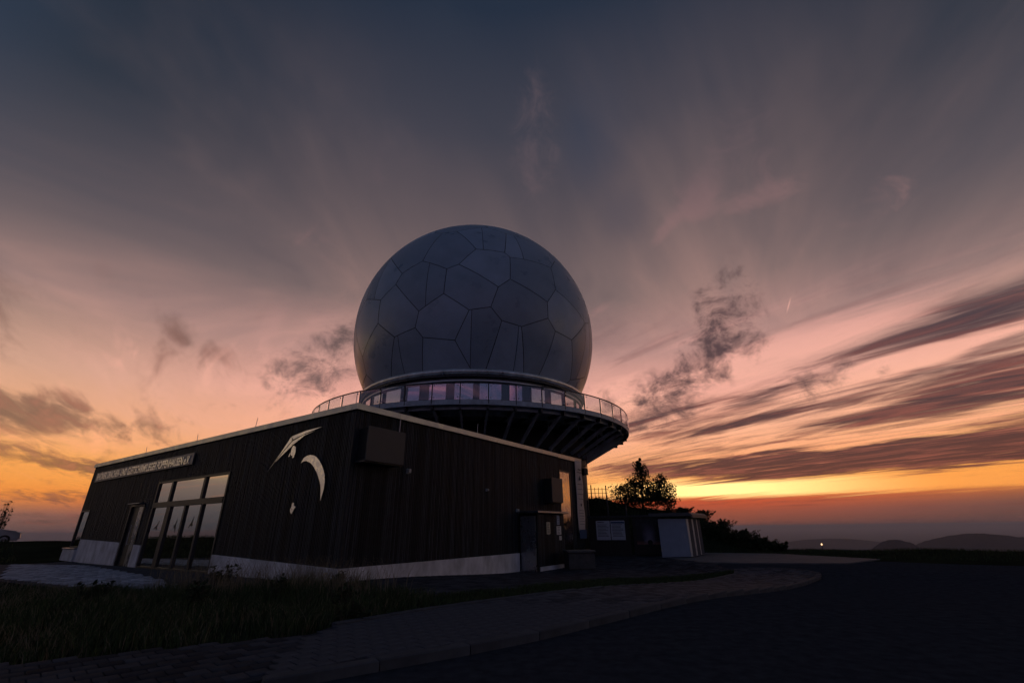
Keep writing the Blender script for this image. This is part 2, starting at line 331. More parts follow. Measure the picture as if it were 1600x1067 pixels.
def inside(poly, x, y):
    x = np.asarray(x); y = np.asarray(y); c = np.zeros(x.shape, bool); n = len(poly)
    for i in range(n):
        (x0, y0), (x1, y1) = poly[i], poly[(i + 1) % n]
        if y0 == y1: continue
        c ^= ((y0 > y) != (y1 > y)) & (x < (x1 - x0) * (y - y0) / (y1 - y0) + x0)
    return c

# ------------------------------------------------------------------ frame of the clubhouse: x along the right facade, y along the left facade
YAW = rad(33.78); TH = math.pi / 2 - YAW
CX, CY = -4.573, 12.945
BM = Matrix.Translation((CX, CY, 0)) @ Matrix.Rotation(TH, 4, 'Z')
def W(x, y, z=0.0): return BM @ Vector((x, y, z))
def thing(name, label, cat, loc, rotz=0.0, group=None):
    o = bpy.data.objects.new(name, None); COL.objects.link(o); o.location = loc; o.rotation_euler = (0, 0, rotz)
    o.empty_display_size = .2; o['label'] = label; o['category'] = cat
    if group: o['group'] = group
    return o

# ------------------------------------------------------------------ terrain
aR = np.array([math.sin(YAW), math.cos(YAW)])
def gz(x, y):
    x = np.asarray(x, float); y = np.asarray(y, float)
    u = (x - CX) * aR[0] + (y - CY) * aR[1]; t = np.clip(u / 9, 0, 1); q = np.clip((u - 10.5) / 4, 0, 1); return -.36 * t * t * (3 - 2 * t) + .16 * q * q * (3 - 2 * q)
def terrain(x, y):
    d = np.hypot(x, y); a = np.degrees(np.arctan2(x, y))
    R0 = 40 - 8 * np.clip((a + 10) / 50, -1, 1)
    R0 = np.where(np.abs(a) > 90, 48, R0)
    t = np.maximum(d - R0, 0); t1 = np.minimum(t, 40)
    z = gz(x, y) - .003 * t1 ** 2 - .24 * np.maximum(t - 40, 0)
    plain = -400 + 14 * np.sin(x / 2300 + 1) * np.cos(y / 3100)
    s = np.maximum(z, plain); k = 40.0
    z = np.where(z > -150, z, np.maximum(z, plain) + k * np.exp(-np.abs(z - plain) / k) * .5)
    bank = .9 * np.exp(-((d - 43) / 5) ** 2) * np.clip((-a - 25) / 10, 0, 1) * np.clip((100 + a) / 15, 0, 1)
    bank2 = .25 * np.exp(-((d - 33) / 4) ** 2) * np.clip((a - 30) / 10, 0, 1) * np.clip((100 - a) / 15, 0, 1)
    und = .04 * np.sin(x * .9) * np.sin(y * .7 + 1) * np.clip((d - 26) / 8, 0, 1)
    return z + bank + bank2 + und
rr = np.concatenate([[0.4], np.arange(1, 32, .6), np.geomspace(32, 120, 34), np.geomspace(125, 70000, 60)])
na = 300
aa = np.arange(na) * 2 * math.pi / na
X = rr[:, None] * np.sin(aa)[None]; Y = rr[:, None] * np.cos(aa)[None]; Z = terrain(X, Y)
V = np.stack([X, Y, Z], -1).reshape(-1, 3)
i, j = np.meshgrid(np.arange(len(rr) - 1), np.arange(na), indexing='ij'); j2 = (j + 1) % na
Fq = np.stack([i * na + j, (i + 1) * na + j, (i + 1) * na + j2, i * na + j2], -1).reshape(-1, 4)[:, ::-1]
link('ground', raw_mesh('ground', V, Fq, SOIL, True), kind='structure')

def sheet(name, poly, h, m, thick=.0, sub=.9, **tags):
    """flat paved sheet following the ground, with a skirt when thick"""
    import bmesh
    bm = bmesh.new(); vs = [bm.verts.new((x, y, 0)) for x, y in poly]; f = bm.faces.new(vs)
    xs = [p[0] for p in poly]; ys = [p[1] for p in poly]
    for ax, lo, hi in ((0, min(xs), max(xs)), (1, min(ys), max(ys))):
        q = lo + sub
        while q < hi:
            nrm = (1, 0, 0) if ax == 0 else (0, 1, 0); co = (q, 0, 0) if ax == 0 else (0, q, 0)
            bmesh.ops.bisect_plane(bm, geom=bm.verts[:] + bm.edges[:] + bm.faces[:], plane_co=co, plane_no=nrm); q += sub
    if thick:
        r = bmesh.ops.extrude_face_region(bm, geom=bm.faces[:]); top = [v for v in r['geom'] if isinstance(v, bmesh.types.BMVert)]; ts = set(top)
        for v in bm.verts: v.co.z = float(gz(v.co.x, v.co.y)) + (h if v in ts else h - thick)
    else:
        for v in bm.verts: v.co.z = float(gz(v.co.x, v.co.y)) + h
    bmesh.ops.recalc_face_normals(bm, faces=bm.faces)
    if not thick:
        for f in bm.faces:
            if f.normal.z < 0: f.normal_flip()
    me = bpy.data.meshes.new(name); bm.to_mesh(me); bm.free(); me.materials.append(m)
    return link(name, me, **tags)

KL = [(-9, -.4), (-5.2, 2.55), (-2.2, 4.72), (-.04, 6.25), (1.98, 8.25), (4.95, 11.44), (8.85, 15.37), (9.94, 16.55), (10.35, 17.2), (10.3, 17.9), (9.7, 18.6), (8.7, 19.05)]
sheet('road', [(-16, -12), (-9.2, -.2), (-5.2, 2.7), (-2.6, 5.2), (0, 11), (.5, 17), (3.5, 24), (6, 25.4), (10, 24.2), (14, 22.3), (20, 19.4), (34, 16.5), (36, -12)], .014, ASPH, kind='structure')
side_path = sheet('side_path', [(-9, -.3), (-5.2, 2.6), (-2.25, 4.78), (-2.5, 6.7), (-5, 5.4), (-10, 3.5)], .075, PAVED, .1, kind='structure')
pavement = sheet('pavement', [(-2.2, 4.82)] + [(x - .06, y + .08) for x, y in KL[3:]] + [(8.3, 18.85), (7.78, 17.7), (1.28, 10.73), (-1.3, 8.46), (-2.48, 7.15), (-2.55, 6.6)], .085, PAVED, .1, kind='structure')
forecourt = sheet('forecourt', [(-4.7, 12.75), (-3.2, 10.9), (-1.5, 10.3), (-.06, 11.25), (2.92, 15.85), (8.2, 18.9), (8.3, 21.2), (6.6, 28.6), (4.3, 28.8), (3.4, 25)], .055, PAVED, .08, kind='structure')
sheet('pale_yard', [(7.7, 21.9), (10, 21.0), (13.4, 20.2), (16.4, 22.4), (14.6, 27.6), (11, 29.6), (7.2, 29.0)], .055, PALEP, .06, kind='structure')
left_court = sheet('left_court', [(-24, 23.2), (-20, 17.5), (-11.4, 12.6), (-7.5, 11.6), (-4.9, 12.5), (-8.5, 15.3), (-14, 19), (-23, 25)], .03, PAVED, kind='structure')

def pavers(parent, poly, w, l, ang, h, m, individual=0, name='paver', gap=.012, wobble=.004):
    ca, sa = math.cos(ang), math.sin(ang)
    P = np.array(poly); c = P.mean(0); ext = np.abs(P - c).max() * 1.6
    us = np.arange(-ext, ext, l); vs_ = np.arange(-ext, ext, w)
    cells = []
    for r, v in enumerate(vs_):
        for u in us:
            uu = u + (l / 2 if r % 2 else 0); cells.append((c[0] + uu * ca - v * sa, c[1] + uu * sa + v * ca))
    Cc = np.array(cells); ok = inside(poly, Cc[:, 0], Cc[:, 1])
    Cc = Cc[ok]; order = np.argsort(np.hypot(Cc[:, 0], Cc[:, 1])); Cc = Cc[order]
    a, b = l / 2 - gap / 2, w / 2 - gap / 2
    one = MB(); one.bev(-a, a, -b, b, 0, .022, .004); me = one.mesh(name, m)
    zz = gz(Cc[:, 0], Cc[:, 1]) + h - .012 + rng.uniform(0, wobble, len(Cc))
    for q in range(min(individual, len(Cc))):
        link(name, me, parent, (Cc[q, 0], Cc[q, 1], zz[q]), (rng.uniform(-.006, .006), rng.uniform(-.006, .006), ang))
    rest = Cc[individual:]; zr = zz[individual:]
    if len(rest):
        bv = np.array([(sx * a * k, sy * b * k, z) for z, k in ((0, 1), (.018, 1), (.022, .95)) for sx, sy in ((-1, -1), (1, -1), (1, 1), (-1, 1))])
        bv = np.stack([bv[:, 0] * ca - bv[:, 1] * sa, bv[:, 0] * sa + bv[:, 1] * ca, bv[:, 2]], -1)
        bf = [(8, 9, 10, 11)] + [(r * 4 + q, r * 4 + (q + 1) % 4, r * 4 + 4 + (q + 1) % 4, r * 4 + 4 + q) for r in range(2) for q in range(4)]
        V = (bv[None] + np.concatenate([rest, zr[:, None]], 1)[:, None]).reshape(-1, 3)
        Fs = (np.array(bf)[None] + (np.arange(len(rest)) * 12)[:, None, None]).reshape(-1, 4)
        link(name + '_field', raw_mesh(name + '_field', V, Fs, m), parent, kind='stuff')
PAVPOLY = [(-2.3, 4.8)] + [(x - .03, y + .05) for x, y in KL[3:]] + [(8.3, 18.8), (7.72, 17.7), (1.22, 10.73), (-1.36, 8.46), (-2.44, 7.15), (-2.5, 6.6)]
pavers(pavement, PAVPOLY, .2, .2, rad(46), .088, PAVE, 240)
pavers(side_path, [(-9, -.3), (-5.2, 2.6), (-2.3, 4.75), (-2.55, 6.6), (-5, 5.4), (-10, 3.5)], .2, .2, rad(46), .078, PAVED)
pavers(forecourt, [(-4.4, 12.55), (-3.1, 11.0), (-1.5, 10.45), (-.1, 11.4), (2.9, 15.95), (8.1, 18.95), (8.2, 21.1), (6.5, 28.4), (4.4, 28.6), (3.5, 25)], .3, .3, TH, .058, PAVED)
pavers(left_court, [(-22.5, 22.3), (-15.9, 15.6), (-11.2, 12.95), (-7.7, 11.8), (-9.3, 13.6), (-12.2, 16.3), (-18.2, 21.1)],   .15, .22, TH + rad(20), .036, COBB, 0, 'granite_sett', .022, .008)
def edging(poly, w, h, m, parent, step=.5):
    for (x0, y0), (x1, y1) in zip(poly[:-1], poly[1:]):
        a = Vector((x0, y0, 0)); b = Vector((x1, y1, 0)); n = max(1, round((b - a).length / step)); d = (b - a) / n
        for q in range(n):
            c = a + d * (q + .5); k = MB(); k.bev(-d.length / 2 + .004, d.length / 2 - .004, -w / 2, w / 2, -.1, h, .008)
            o = k.obj('edging_stone', m, parent); o.location = (c.x, c.y, float(gz(c.x, c.y)) + random.uniform(-.004, .004)); o.rotation_euler = (0, 0, math.atan2(d.y, d.x))
edging([(8.3, 18.85), (7.78, 17.7), (1.28, 10.73), (-1.3, 8.46), (-2.48, 7.15)], .14, .118, KERB, pavement)
# kerb stones, each on its own
kerb = link('kerb', None, kind='structure'); kerb.empty_display_size = .2
pts = [Vector((x, y, 0)) for x, y in KL[2:]]
seg = []; acc = 0.0; cur = pts[0].copy(); L = 1.0; idx = 0
dense = []
for a, b in zip(pts[:-1], pts[1:]):
    n = max(2, int((b - a).length / .05)); dense += [a.lerp(b, q / n) for q in range(n)]
dense.append(pts[-1]); last = dense[0]; start = dense[0]
for q in dense[1:]:
    Lk = .98 if q.y < 15.5 else .5
    if (q - start).length >= Lk:
        c = (start + q) / 2; d = q - start; ln = d.length / 2 - .006
        k = MB(); k.bev(-ln, ln, -.075, .075, -.14, .112, .012)
        zt = float(gz(c.x, c.y)) + random.uniform(-.004, .004)
        k.obj('kerb_stone', KERB, kerb).location = (c.x, c.y, zt)
        kerb.children[-1].rotation_euler = (random.uniform(-.01, .01), 0, math.atan2(d.y, d.x) + random.uniform(-.006, .006)); start = q

# ------------------------------------------------------------------ hills and plain lights far away
def hill(name, azd, dist, w, top, base=-430, seed=0):
    r2 = np.random.default_rng(seed); n = 90; m = 26; a = rad(azd); c = np.array([math.sin(a), math.cos(a)]) * dist
    V = []; 
    for i in range(m):
        f = i / (m - 1)
        for k in range(n):
            t = 2 * math.pi * k / n; rrr = w * f * (1 + .18 * math.sin(2 * t + seed) + .1 * math.sin(5 * t + 2 * seed))
            h = math.cos(f * math.pi / 2) ** 1.5 + .035 * math.sin(9 * t + i) * f + r2.uniform(-.018, .018)
            V.append((c[0] + rrr * 1.7 * math.cos(t), c[1] + rrr * math.sin(t), base + (top - base) * h))
    F = [(i * n + k, (i + 1) * n + k, (i + 1) * n + (k + 1) % n, i * n + (k + 1) % n) for i in range(m - 1) for k in range(n)]
    link(name, raw_mesh(name, V, F, HILL, True), kind='structure')
hill('wooded_hill', 37.6, 3600, 260, 1.28 - 3600 * math.tan(rad(1.38)), seed=1)
hill('wooded_hill', 43.3, 4800, 640, 1.28 - 4800 * math.tan(rad(.85)), seed=2)
hill('wooded_hill', 49.5, 5000, 800, 1.28 - 5000 * math.tan(rad(1.1)), seed=3)
hill('wooded_hill', 33.0, 8000, 1100, 1.28 - 8000 * math.tan(rad(1.25)), seed=4)

# ------------------------------------------------------------------ clubhouse
LX, LY, HT = 14.8, 21.9, 4.56            # right facade, left facade, underside of the roof trim
bld = thing('clubhouse', 'long flat-roofed clubhouse clad in dark vertical wooden battens on a pale concrete base', 'building', (CX, CY, 0), TH)
core = MB(); core.box(.1, LX, .1, LY, -.6, HT); core.obj('wall', WALLCORE, bld)
# openings as (from, to, bottom, top) along each facade
OPL = [(6.76, 12.82, -.6, 3.29), (13.62, 15.2, -.6, 2.44), (20.45, 21.75, .62, 2.39)]
OPR = [(8.6, 11.1, -.6, 1.9), (12.3, 13.55, -.6, 3.98)]
def battens(length, ops, top, fn, z0):
    m = MB(); u = .0
    while u < length:
        w = .052; d = .085 + random.uniform(-.004, .004) ; u1 = min(u + w, length)
        spans = [(z0(u), top)]
        for a, b, c, e in ops:
            if u1 > a and u < b:
                ns = []
                for s, t in spans:
                    if c > s: ns.append((s, min(t, c)))
                    if e < t: ns.append((max(s, e), t))
                spans = [q for q in ns if q[1] - q[0] > .02]
        for s, t in spans: m.add(*fn(u, u1, d, s, t))
        u += .074
    return m
def boxvf(x0, x1, y0, y1, z0, z1):
    k = MB(); k.box(x0, x1, y0, y1, z0, z1); return k.v, k.f
zpl_r = lambda u: .37
def zpl_l(u): return .37 + .031 * u if u < 7 else .80 + (u - 13) * .031
battens(LX, OPR, HT - .01, lambda a, b, d, s, t: boxvf(a, b, .1 - d, .1, s, t), zpl_r).obj('batten_cladding', WOOD, bld, kind='stuff')
battens(LY, OPL, HT - .01, lambda a, b, d, s, t: boxvf(.1 - d, .1, a, b, s, t), zpl_l).obj('batten_cladding', WOOD, bld, kind='stuff')
def plinth(poly, side):
    m = MB(); m.prism(poly, (lambda a, b, d: (d, a, b)) if side == 'L' else (lambda a, b, d: (a, d, b)), -.03, .12); return m
plinth([(-.03, -.5), (6.74, -.5), (6.74, .58), (-.03, .365)], 'L').obj('plinth', CONC, bld)
plinth([(.121, -.6), (8.58, -.6), (8.58, .365), (.121, .365)], 'R').obj('plinth', CONC, bld)
plinth([(12.86, -.5), (13.6, -.5), (13.6, .83), (12.86, .80)], 'L').obj('plinth', CONC, bld)
plinth([(15.22, -.5), (20.4, -.5), (20.4, 1.02), (15.22, .90)], 'L').obj('plinth', CONC, bld)
m = MB(); m.box(-.12, .12, 20.41, 22.25, -.5, .56); m.obj('plinth', CONC, bld)
m = MB(); m.bev(-.16, .14, 20.42, 22.3, .565, .62, .01); m.obj('window_sill', TRIM, bld)
m = MB(); m.box(11.12, 12.28, -.02, .12, -.6, .02); m.obj('plinth', CONC, bld)
# roof and its folded metal trim, in lengths
m = MB(); m.box(.02, LX - .02, .02, LY - .02, HT, HT + .1); m.obj('roof', mat('dark_roof_felt', (.03, .03, .032), .9), bld)
e = [0, 1.62, 5.3, 9.0, 12.2, LX]
for a, b in zip(e[:-1], e[1:]):
    m = MB(); m.bev(a + .004 + (-.06 if a == 0 else 0), b - .004, -.06, .2, HT + .005 + (0 if b < LX else -.02), HT + .19, .006); m.obj('roof_trim', TRIM, bld)
e = list(np.linspace(.2, LY, 7))
for a, b in zip(e[:-1], e[1:]):
    m = MB(); m.bev(-.06, .2, a + .004, b - .004, HT + .005, HT + .19, .006); m.obj('roof_trim', TRIM, bld)
for x, y, h, dxx in [(.3, 6.3, .46, .05), (.3, 10.9, .42, -.12), (.3, 16.2, .42, -.16), (6.2, .4, .5, 0.02), (12.24, .4, .4, .14), (.3, .5, .5, 0.0)]:
    m = MB(); m.tube((x, y, HT + .1), (x, y + dxx * -1, HT + .2 + h), .012, .008, 6); m.box(x - .05, x + .05, y - .05, y + .05, HT + .1, HT + .2); m.obj('lightning_rod', STEELP, bld)
m = MB(); m.tube((1.66, -.035, 3.2), (1.66, -.035, HT), .018, n=8); m.obj('downpipe', STEELP, bld)

# the big window of the left facade
win = MB()
Y0, Y1 = 6.76, 12.82
def lb(m, y0, y1, z0, z1, x0=-.01, x1=.1): m.box(x0, x1, y0, y1, z0, z1)
lb(win, Y0, Y1, 3.22, 3.29); lb(win, Y0, Y0 + .1, -.3, 3.22); lb(win, Y1 - .1, Y1, -.3, 3.22); lb(win, Y0 + .1, Y1 - .1, 2.24, 2.44, -.03); lb(win, Y0 + .1, Y1 - .1, -.3, .06)
lb(win, 8.52, 8.68, 2.44, 3.22); lb(win, 11.3, 11.46, 2.44, 3.22)
for a, b in ((8.3, 8.44), (9.66, 9.8), (11.02, 11.36)): lb(win, a, b, .06, 2.24)
window = win.obj('window', FRAME, bld)
def pane(y0, y1, z0, z1, parent, x=.05):
    m = MB(); m.box(x, x + .02, y0 + .002, y1 - .002, z0 + .002, z1 - .002); return m.obj('pane', MIRROR, parent)
for a, b in ((Y0 + .1, 8.52), (8.68, 11.3), (11.46, Y1 - .1)): pane(a, b, 2.44, 3.22, window)
for a, b in ((Y0 + .1, 8.3), (8.44, 9.66), (9.8, 11.02), (11.36, Y1 - .1)): pane(a, b, .06, 2.24, window)
for yc, zc, fl, an in ((12.02, 1.5, 1, .5), (10.3, 1.5, -1, 1.3), (8.98, 1.58, 1, .75)):
    bird = [(-.30, .02), (-.12, .07), (0, .05), (.12, .09), (.30, .16), (.13, .0), (.05, -.05), (.10, -.17), (.02, -.13), (-.03, -.17), (-.05, -.05), (-.14, -.01)]
    ca, sa = math.cos(an), math.sin(an)
    q = [(yc - fl * (a * ca - b * sa) * .8, zc + (a * sa + b * ca) * .8) for a, b in bird]
    m = MB(); m.prism(q, lambda a, b, d: (d, a, b), .044, .0485); m.obj('bird_sticker', BLACKP, window)
m = MB(); lb(m, 20.45, 21.75, 2.31, 2.39); lb(m, 20.45, 20.53, .62, 2.31); lb(m, 21.67, 21.75, .62, 2.31); lb(m, 20.53, 21.67, .62, .70)
cw = m.obj('window', FRAME, bld); pane(20.53, 21.67, .70, 2.31, cw)
m = MB(); lb(m, 13.62, 15.2, 2.36, 2.44); lb(m, 13.62, 13.74, -.3, 2.36); lb(m, 15.08, 15.2, -.3, 2.36)
m.box(.085, .1, 13.74, 15.08, -.3, 2.36); door = m.obj('door', FRAME, bld)
m = MB(); m.bev(.02, .085, 13.74, 14.22, -.1, 2.34, .008); m.obj('glazed_strip', DOORM, door)
m = MB(); m.tube((-.05, 14.34, .8), (-.05, 14.34, 1.6), .016); m.tube((-.05, 14.34, .85), (.09, 14.34, .85), .01); m.tube((-.05, 14.34, 1.55), (.09, 14.34, 1.55), .01); m.obj('handle', STEELP, door)
m = MB(); m.bev(-.22, .1, 13.7, 14.95, 2.45, 2.485, .006); m.obj('door_canopy', TRIM, bld)

# porch with its side door, and the tall door beside it
gzp = -.34
m = MB(); m.box(8.72, 11.02, -.78, .1, gzp + .22, 1.86); m.box(8.72, 11.02, -.76, .1, gzp - .2, gzp + .21)
porch = m.obj('porch', WALLCORE, bld)
m = MB(); u = 8.74
while u < 11.0:
    m.box(u, u + .052, -.81, -.781, gzp + .24, 1.85); u += .074
m.obj('batten_cladding', WOOD, porch, kind='stuff')
m = MB(); m.box(8.9, 11.0, -.815, -.762, gzp - .1, gzp + .2); m.obj('plinth', CONC, porch)
m = MB(); m.bev(8.52, 11.2, -.98, .05, 1.865, 1.95, .015); m.obj('canopy', TRIM, porch)
m = MB(); m.bev(8.655, 8.715, -.74, -.03, gzp + .05, 1.76, .008); pdoor = m.obj('door', DOORM, porch)
m = MB(); m.tube((8.60, -.66, .80), (8.66, -.66, .80), .012); m.bar((8.605, -.66, .80), (8.605, -.54, .80), .022, .022); m.obj('handle', STEELP, pdoor)
m = MB(); m.box(12.3, 13.55, .0, .1, 3.9, 3.98); m.box(12.3, 12.38, .0, .1, -.4, 3.9); m.box(13.47, 13.55, .0, .1, -.4, 3.9); tall = m.obj('tall_door', FRAME, bld)
m = MB(); m.bev(12.38, 13.47, .03, .08, -.3, 3.9, .006); m.obj('door_leaf', mat('polished_steel_door', (.62, .60, .60), .16, 1.0, var=.05), tall)
m = MB(); m.tube((13.3, -.02, .75), (13.3, -.02, 1.0), .014); m.obj('handle', STEELP, tall)

# things fixed to the clubhouse
def fixed(name, label, cat, x, y, z, group=None): return thing(name, label, cat, W(x, y, z), TH, group)
sg = fixed('club_sign', 'long grey metal sign with raised lettering under the roof edge of the clubhouse', 'sign', 0, 9.95, 3.76)
m = MB(); m.prism([(0, .04), (11.07, 0), (11.07, .46), (0, .50)], lambda a, b, d: (d, a, b), -.065, -.02); m.obj('board', SIGNB, sg)
cu_ = bpy.data.curves.new('lettering', 'FONT'); cu_.body = 'RH\u00d6NER DRACHEN- UND GLEITSCHIRMFLIEGER POPPENHAUSEN e.V.'; cu_.size = .5; cu_.extrude = .012; cu_.offset = .008; cu_.shear = .12
tmp = bpy.data.objects.new('tmp', cu_); COL.objects.link(tmp); bpy.context.view_layer.update()
me = bpy.data.meshes.new_from_object(tmp.evaluated_get(bpy.context.evaluated_depsgraph_get())); bpy.data.objects.remove(tmp)
co = np.zeros(len(me.vertices) * 3, np.float32); me.vertices.foreach_get('co', co); co = co.reshape(-1, 3)
co[:, 0] = (co[:, 0] - co[:, 0].min()) / np.ptp(co[:, 0]) * 10.55; co[:, 1] *= 1.0
out = np.stack([-.068 - (co[:, 2] + .012), 11.07 - .28 - co[:, 0], .085 + co[:, 1] * .92], -1)
me.vertices.foreach_set('co', out.ravel().astype(np.float32)); me.update(); me.materials.clear(); me.materials.append(ALU)
link('lettering', me, sg)
def flat(name, polys, label, cat, parts=()):
    ys = [p[0] for p in polys[0]]; zs = [p[1] for p in polys[0]]; o0 = (min(ys), min(zs))
    t = fixed(name, label, cat, 0, o0[0], o0[1])
    for nm, q in zip(parts, polys):
        m = MB(); m.prism([(a - o0[0], b - o0[1]) for a, b in q], lambda a, b, d: (d, a, b), -.03, -.012); m.obj(nm, ALU, t)
    return t
flat('hang_glider_emblem', [[(1.60, 4.25), (2.40, 4.225), (3.17, 4.13), (3.05, 4.02), (2.42, 4.14), (2.0, 4.19)],
                            [(1.92, 4.165), (2.44, 4.08), (2.98, 3.86), (3.10, 3.86), (3.06, 3.97), (2.5, 4.10)],
                            [(3.19, 4.12), (3.62, 3.67), (4.22, 3.12), (3.90, 3.40), (3.58, 3.65), (3.10, 3.99)],
                            [(3.03, 3.83), (3.10, 3.95), (3.55, 3.62), (3.90, 3.36), (3.60, 3.53)],
                            [(2.98, 3.82), (2.83, 3.76), (2.80, 3.60), (2.85, 3.43), (2.92, 3.42), (2.95, 3.52), (3.00, 3.50), (3.06, 3.56), (3.05, 3.72)],
                            [(3.07, 3.55), (3.12, 3.47), (3.16, 3.49), (3.10, 3.60)]],
     'pale metal hang glider cut-out with pilot on the dark battens', 'emblem', ('wing', 'wing', 'wing', 'wing', 'pilot', 'pilot_leg'))
flat('paraglider_emblem', [[(2.40, 3.22), (2.28, 3.37), (2.12, 3.42), (1.96, 3.43), (1.79, 3.40), (1.63, 3.34), (1.46, 3.22), (1.31, 3.08), (1.18, 2.93), (1.09, 2.77), (1.04, 2.58), (1.04, 2.39), (1.075, 2.22), (1.13, 2.07), (1.155, 2.24), (1.19, 2.41), (1.26, 2.57), (1.36, 2.71), (1.49, 2.87), (1.65, 3.02), (1.77, 3.11), (1.9, 3.19), (2.14, 3.27), (2.30, 3.26)],
                           [(2.46, 2.08), (2.41, 2.05), (2.40, 1.98), (2.31, 1.96), (2.30, 1.92), (2.36, 1.90), (2.39, 1.84), (2.46, 1.75), (2.53, 1.80), (2.56, 1.88), (2.51, 1.96), (2.51, 2.05)]],
     'pale metal crescent paraglider cut-out with small pilot below it on the dark battens', 'emblem', ('canopy', 'pilot'))
def hood(x0, x1, z0, z1, label, dep=.45):
    t = fixed('shutter_box', label, 'box', x0, 0, z0, 'square boxes on the right facade'); w = x1 - x0; h = z1 - z0
    m = MB(); m.box(.04, w - .04, -dep + .05, .0, .04, h - .04); m.obj('housing', WALLCORE, t)
    m = MB(); m.bev(0, w, -dep, -dep + .045, 0, h, .01); m.obj('front_panel', BOXM, t)
    m = MB(); m.bev(0, w, -dep + .05, .01, -.03, .03, .006); m.obj('bottom_rail', DARKM, t)
hood(.14, 1.56, 3.08, 4.06, 'square dark grey box jutting from the cladding beside the front corner')
hood(10.72, 11.75, 2.38, 3.46, 'square dark grey box jutting out above the porch canopy')
def small(name, label, cat, x, z, s=.07):
    t = fixed(name, label, cat, x, -.0, z)
    m = MB(); m.bev(-s / 2, s / 2, -.02, .02, -s * .7, s * .7, .006); m.obj('back_plate', STEEL, t)
    m = MB(); m.bev(-s * .4, s * .4, -.11, -.021, -s * .5, s * .6, .012); m.obj('lens', PLAST, t)
small('wall_lamp', 'small pale wall lamp right below the square box near the corner', 'lamp', 2.18, 3.0, .11)
small('wall_socket', 'tiny pale fitting on the middle of the dark right facade', 'fitting', 6.33, 2.67, .07)
small('door_lamp', 'small lamp on the cladding above the porch door', 'lamp', 8.44, 1.98, .09)
t = fixed('outdoor_tap', 'small brass tap on the concrete base beside the corner', 'tap', -.03, .34, .26)
m = MB(); m.tube((0, 0, 0), (-.12, 0, 0), .016); m.tube((-.10, 0, .01), (-.10, 0, -.07), .014); m.obj('spout', mat('brass', (.7, .55, .35), .3, 1.0), t)
m = MB(); m.tube((-.07, 0, .01), (-.07, 0, .06), .008); m.bar((-.07, -.04, .065), (-.07, .04, .065), .015, .012); m.obj('handle', STEELP, t)
def paper(name, label, x0, x1, z0, z1, m_, lines=4, y=-.815):
    t = fixed(name, label, 'notice', x0, y, z0, 'notices on the porch'); w, h = x1 - x0, z1 - z0
    k = MB(); k.box(0, w, -.012, -.002, 0, h); k.obj('sheet', m_, t)
    k = MB()
    for i in range(lines):
        zz = h * (.86 - .72 * i / max(1, lines - 1)); k.box(w * .14, w * (.86 - .2 * random.random()), -.0145, -.0125, zz - h * .03, zz + h * .03)
    k.obj('print', INK, t)
paper('notice_sheet', 'narrow yellowish notice on the porch front, left of the white ones', 9.44, 9.74, 1.05, 1.52, PAPERY, 6)
paper('notice_sheet', 'tall bluish notice at the top right of the porch front', 10.36, 10.58, 1.42, 1.80, mat('bluish_notice_paper', (.40, .46, .60), .8), 5)
paper('notice_sheet', 'larger white notice in the middle of the notices at the porch edge', 10.30, 10.70, 1.02, 1.36, PAPER, 5)
paper('notice_sheet', 'small white notice lowest on the porch front', 10.52, 10.72, .80, .97, PAPER, 3)
bn = fixed('banner', 'tall narrow cream banner with dark print at the end of the right facade', 'banner', 14.0, -.02, .86)
m = MB(); n = 14; vs = []; fs = []
for i in range(n + 1):
    for k in range(7):
        f = k / 6; vs.append((.8 * f, -.03 - .025 * math.sin(i * 1.1 + f * 2.2) * (.4 + f * .6), 3.62 * (1 - i / n) + .18 - .04 * (1 - i / n) * math.sin(f * 3)))
for i in range(n):
    for k in range(6): fs.append((i * 7 + k, i * 7 + k + 1, i * 7 + 8 + k, i * 7 + 7 + k))
m.add(vs, fs); o = m.obj('cloth', BANNERM, bn, True); sm = o.modifiers.new('thickness', 'SOLIDIFY'); sm.thickness = .006
m = MB(); m.box(.02, .82, -.075, -.066, -.08, .34); m.obj('blue_foot', BLUEP, bn)
m = MB()
for z, h_, a, b in [(3.15, .03, .15, .65), (3.3, .05, .25, .6), (2.55, .02, .1, .72), (2.3, .02, .1, .7), (2.05, .025, .1, .72), (1.82, .02, .1, .7), (1.25, .018, .12, .7), (1.12, .018, .12, .66), (.99, .018, .12, .7), (.86, .018, .12, .62), (.73, .018, .12, .7), (.6, .018, .12, .66)]:
    m.box(a, b, -.0785, -.073, z - h_ / 2, z + h_ / 2)
m.tube((.40, -.0785, 1.53), (.40, -.073, 1.53), .07, n=12)
m.add([(.28, -.0785, 2.78), (.40, -.0785, 2.72), (.55, -.0785, 2.80), (.42, -.0785, 3.0)], [(0, 1, 2, 3)]); m.obj('print', INK, bn)
m = MB(); m.tube((-.05, -.03, 3.84), (.88, -.03, 3.84), .018); m.obj('rod', STEELP, bn)

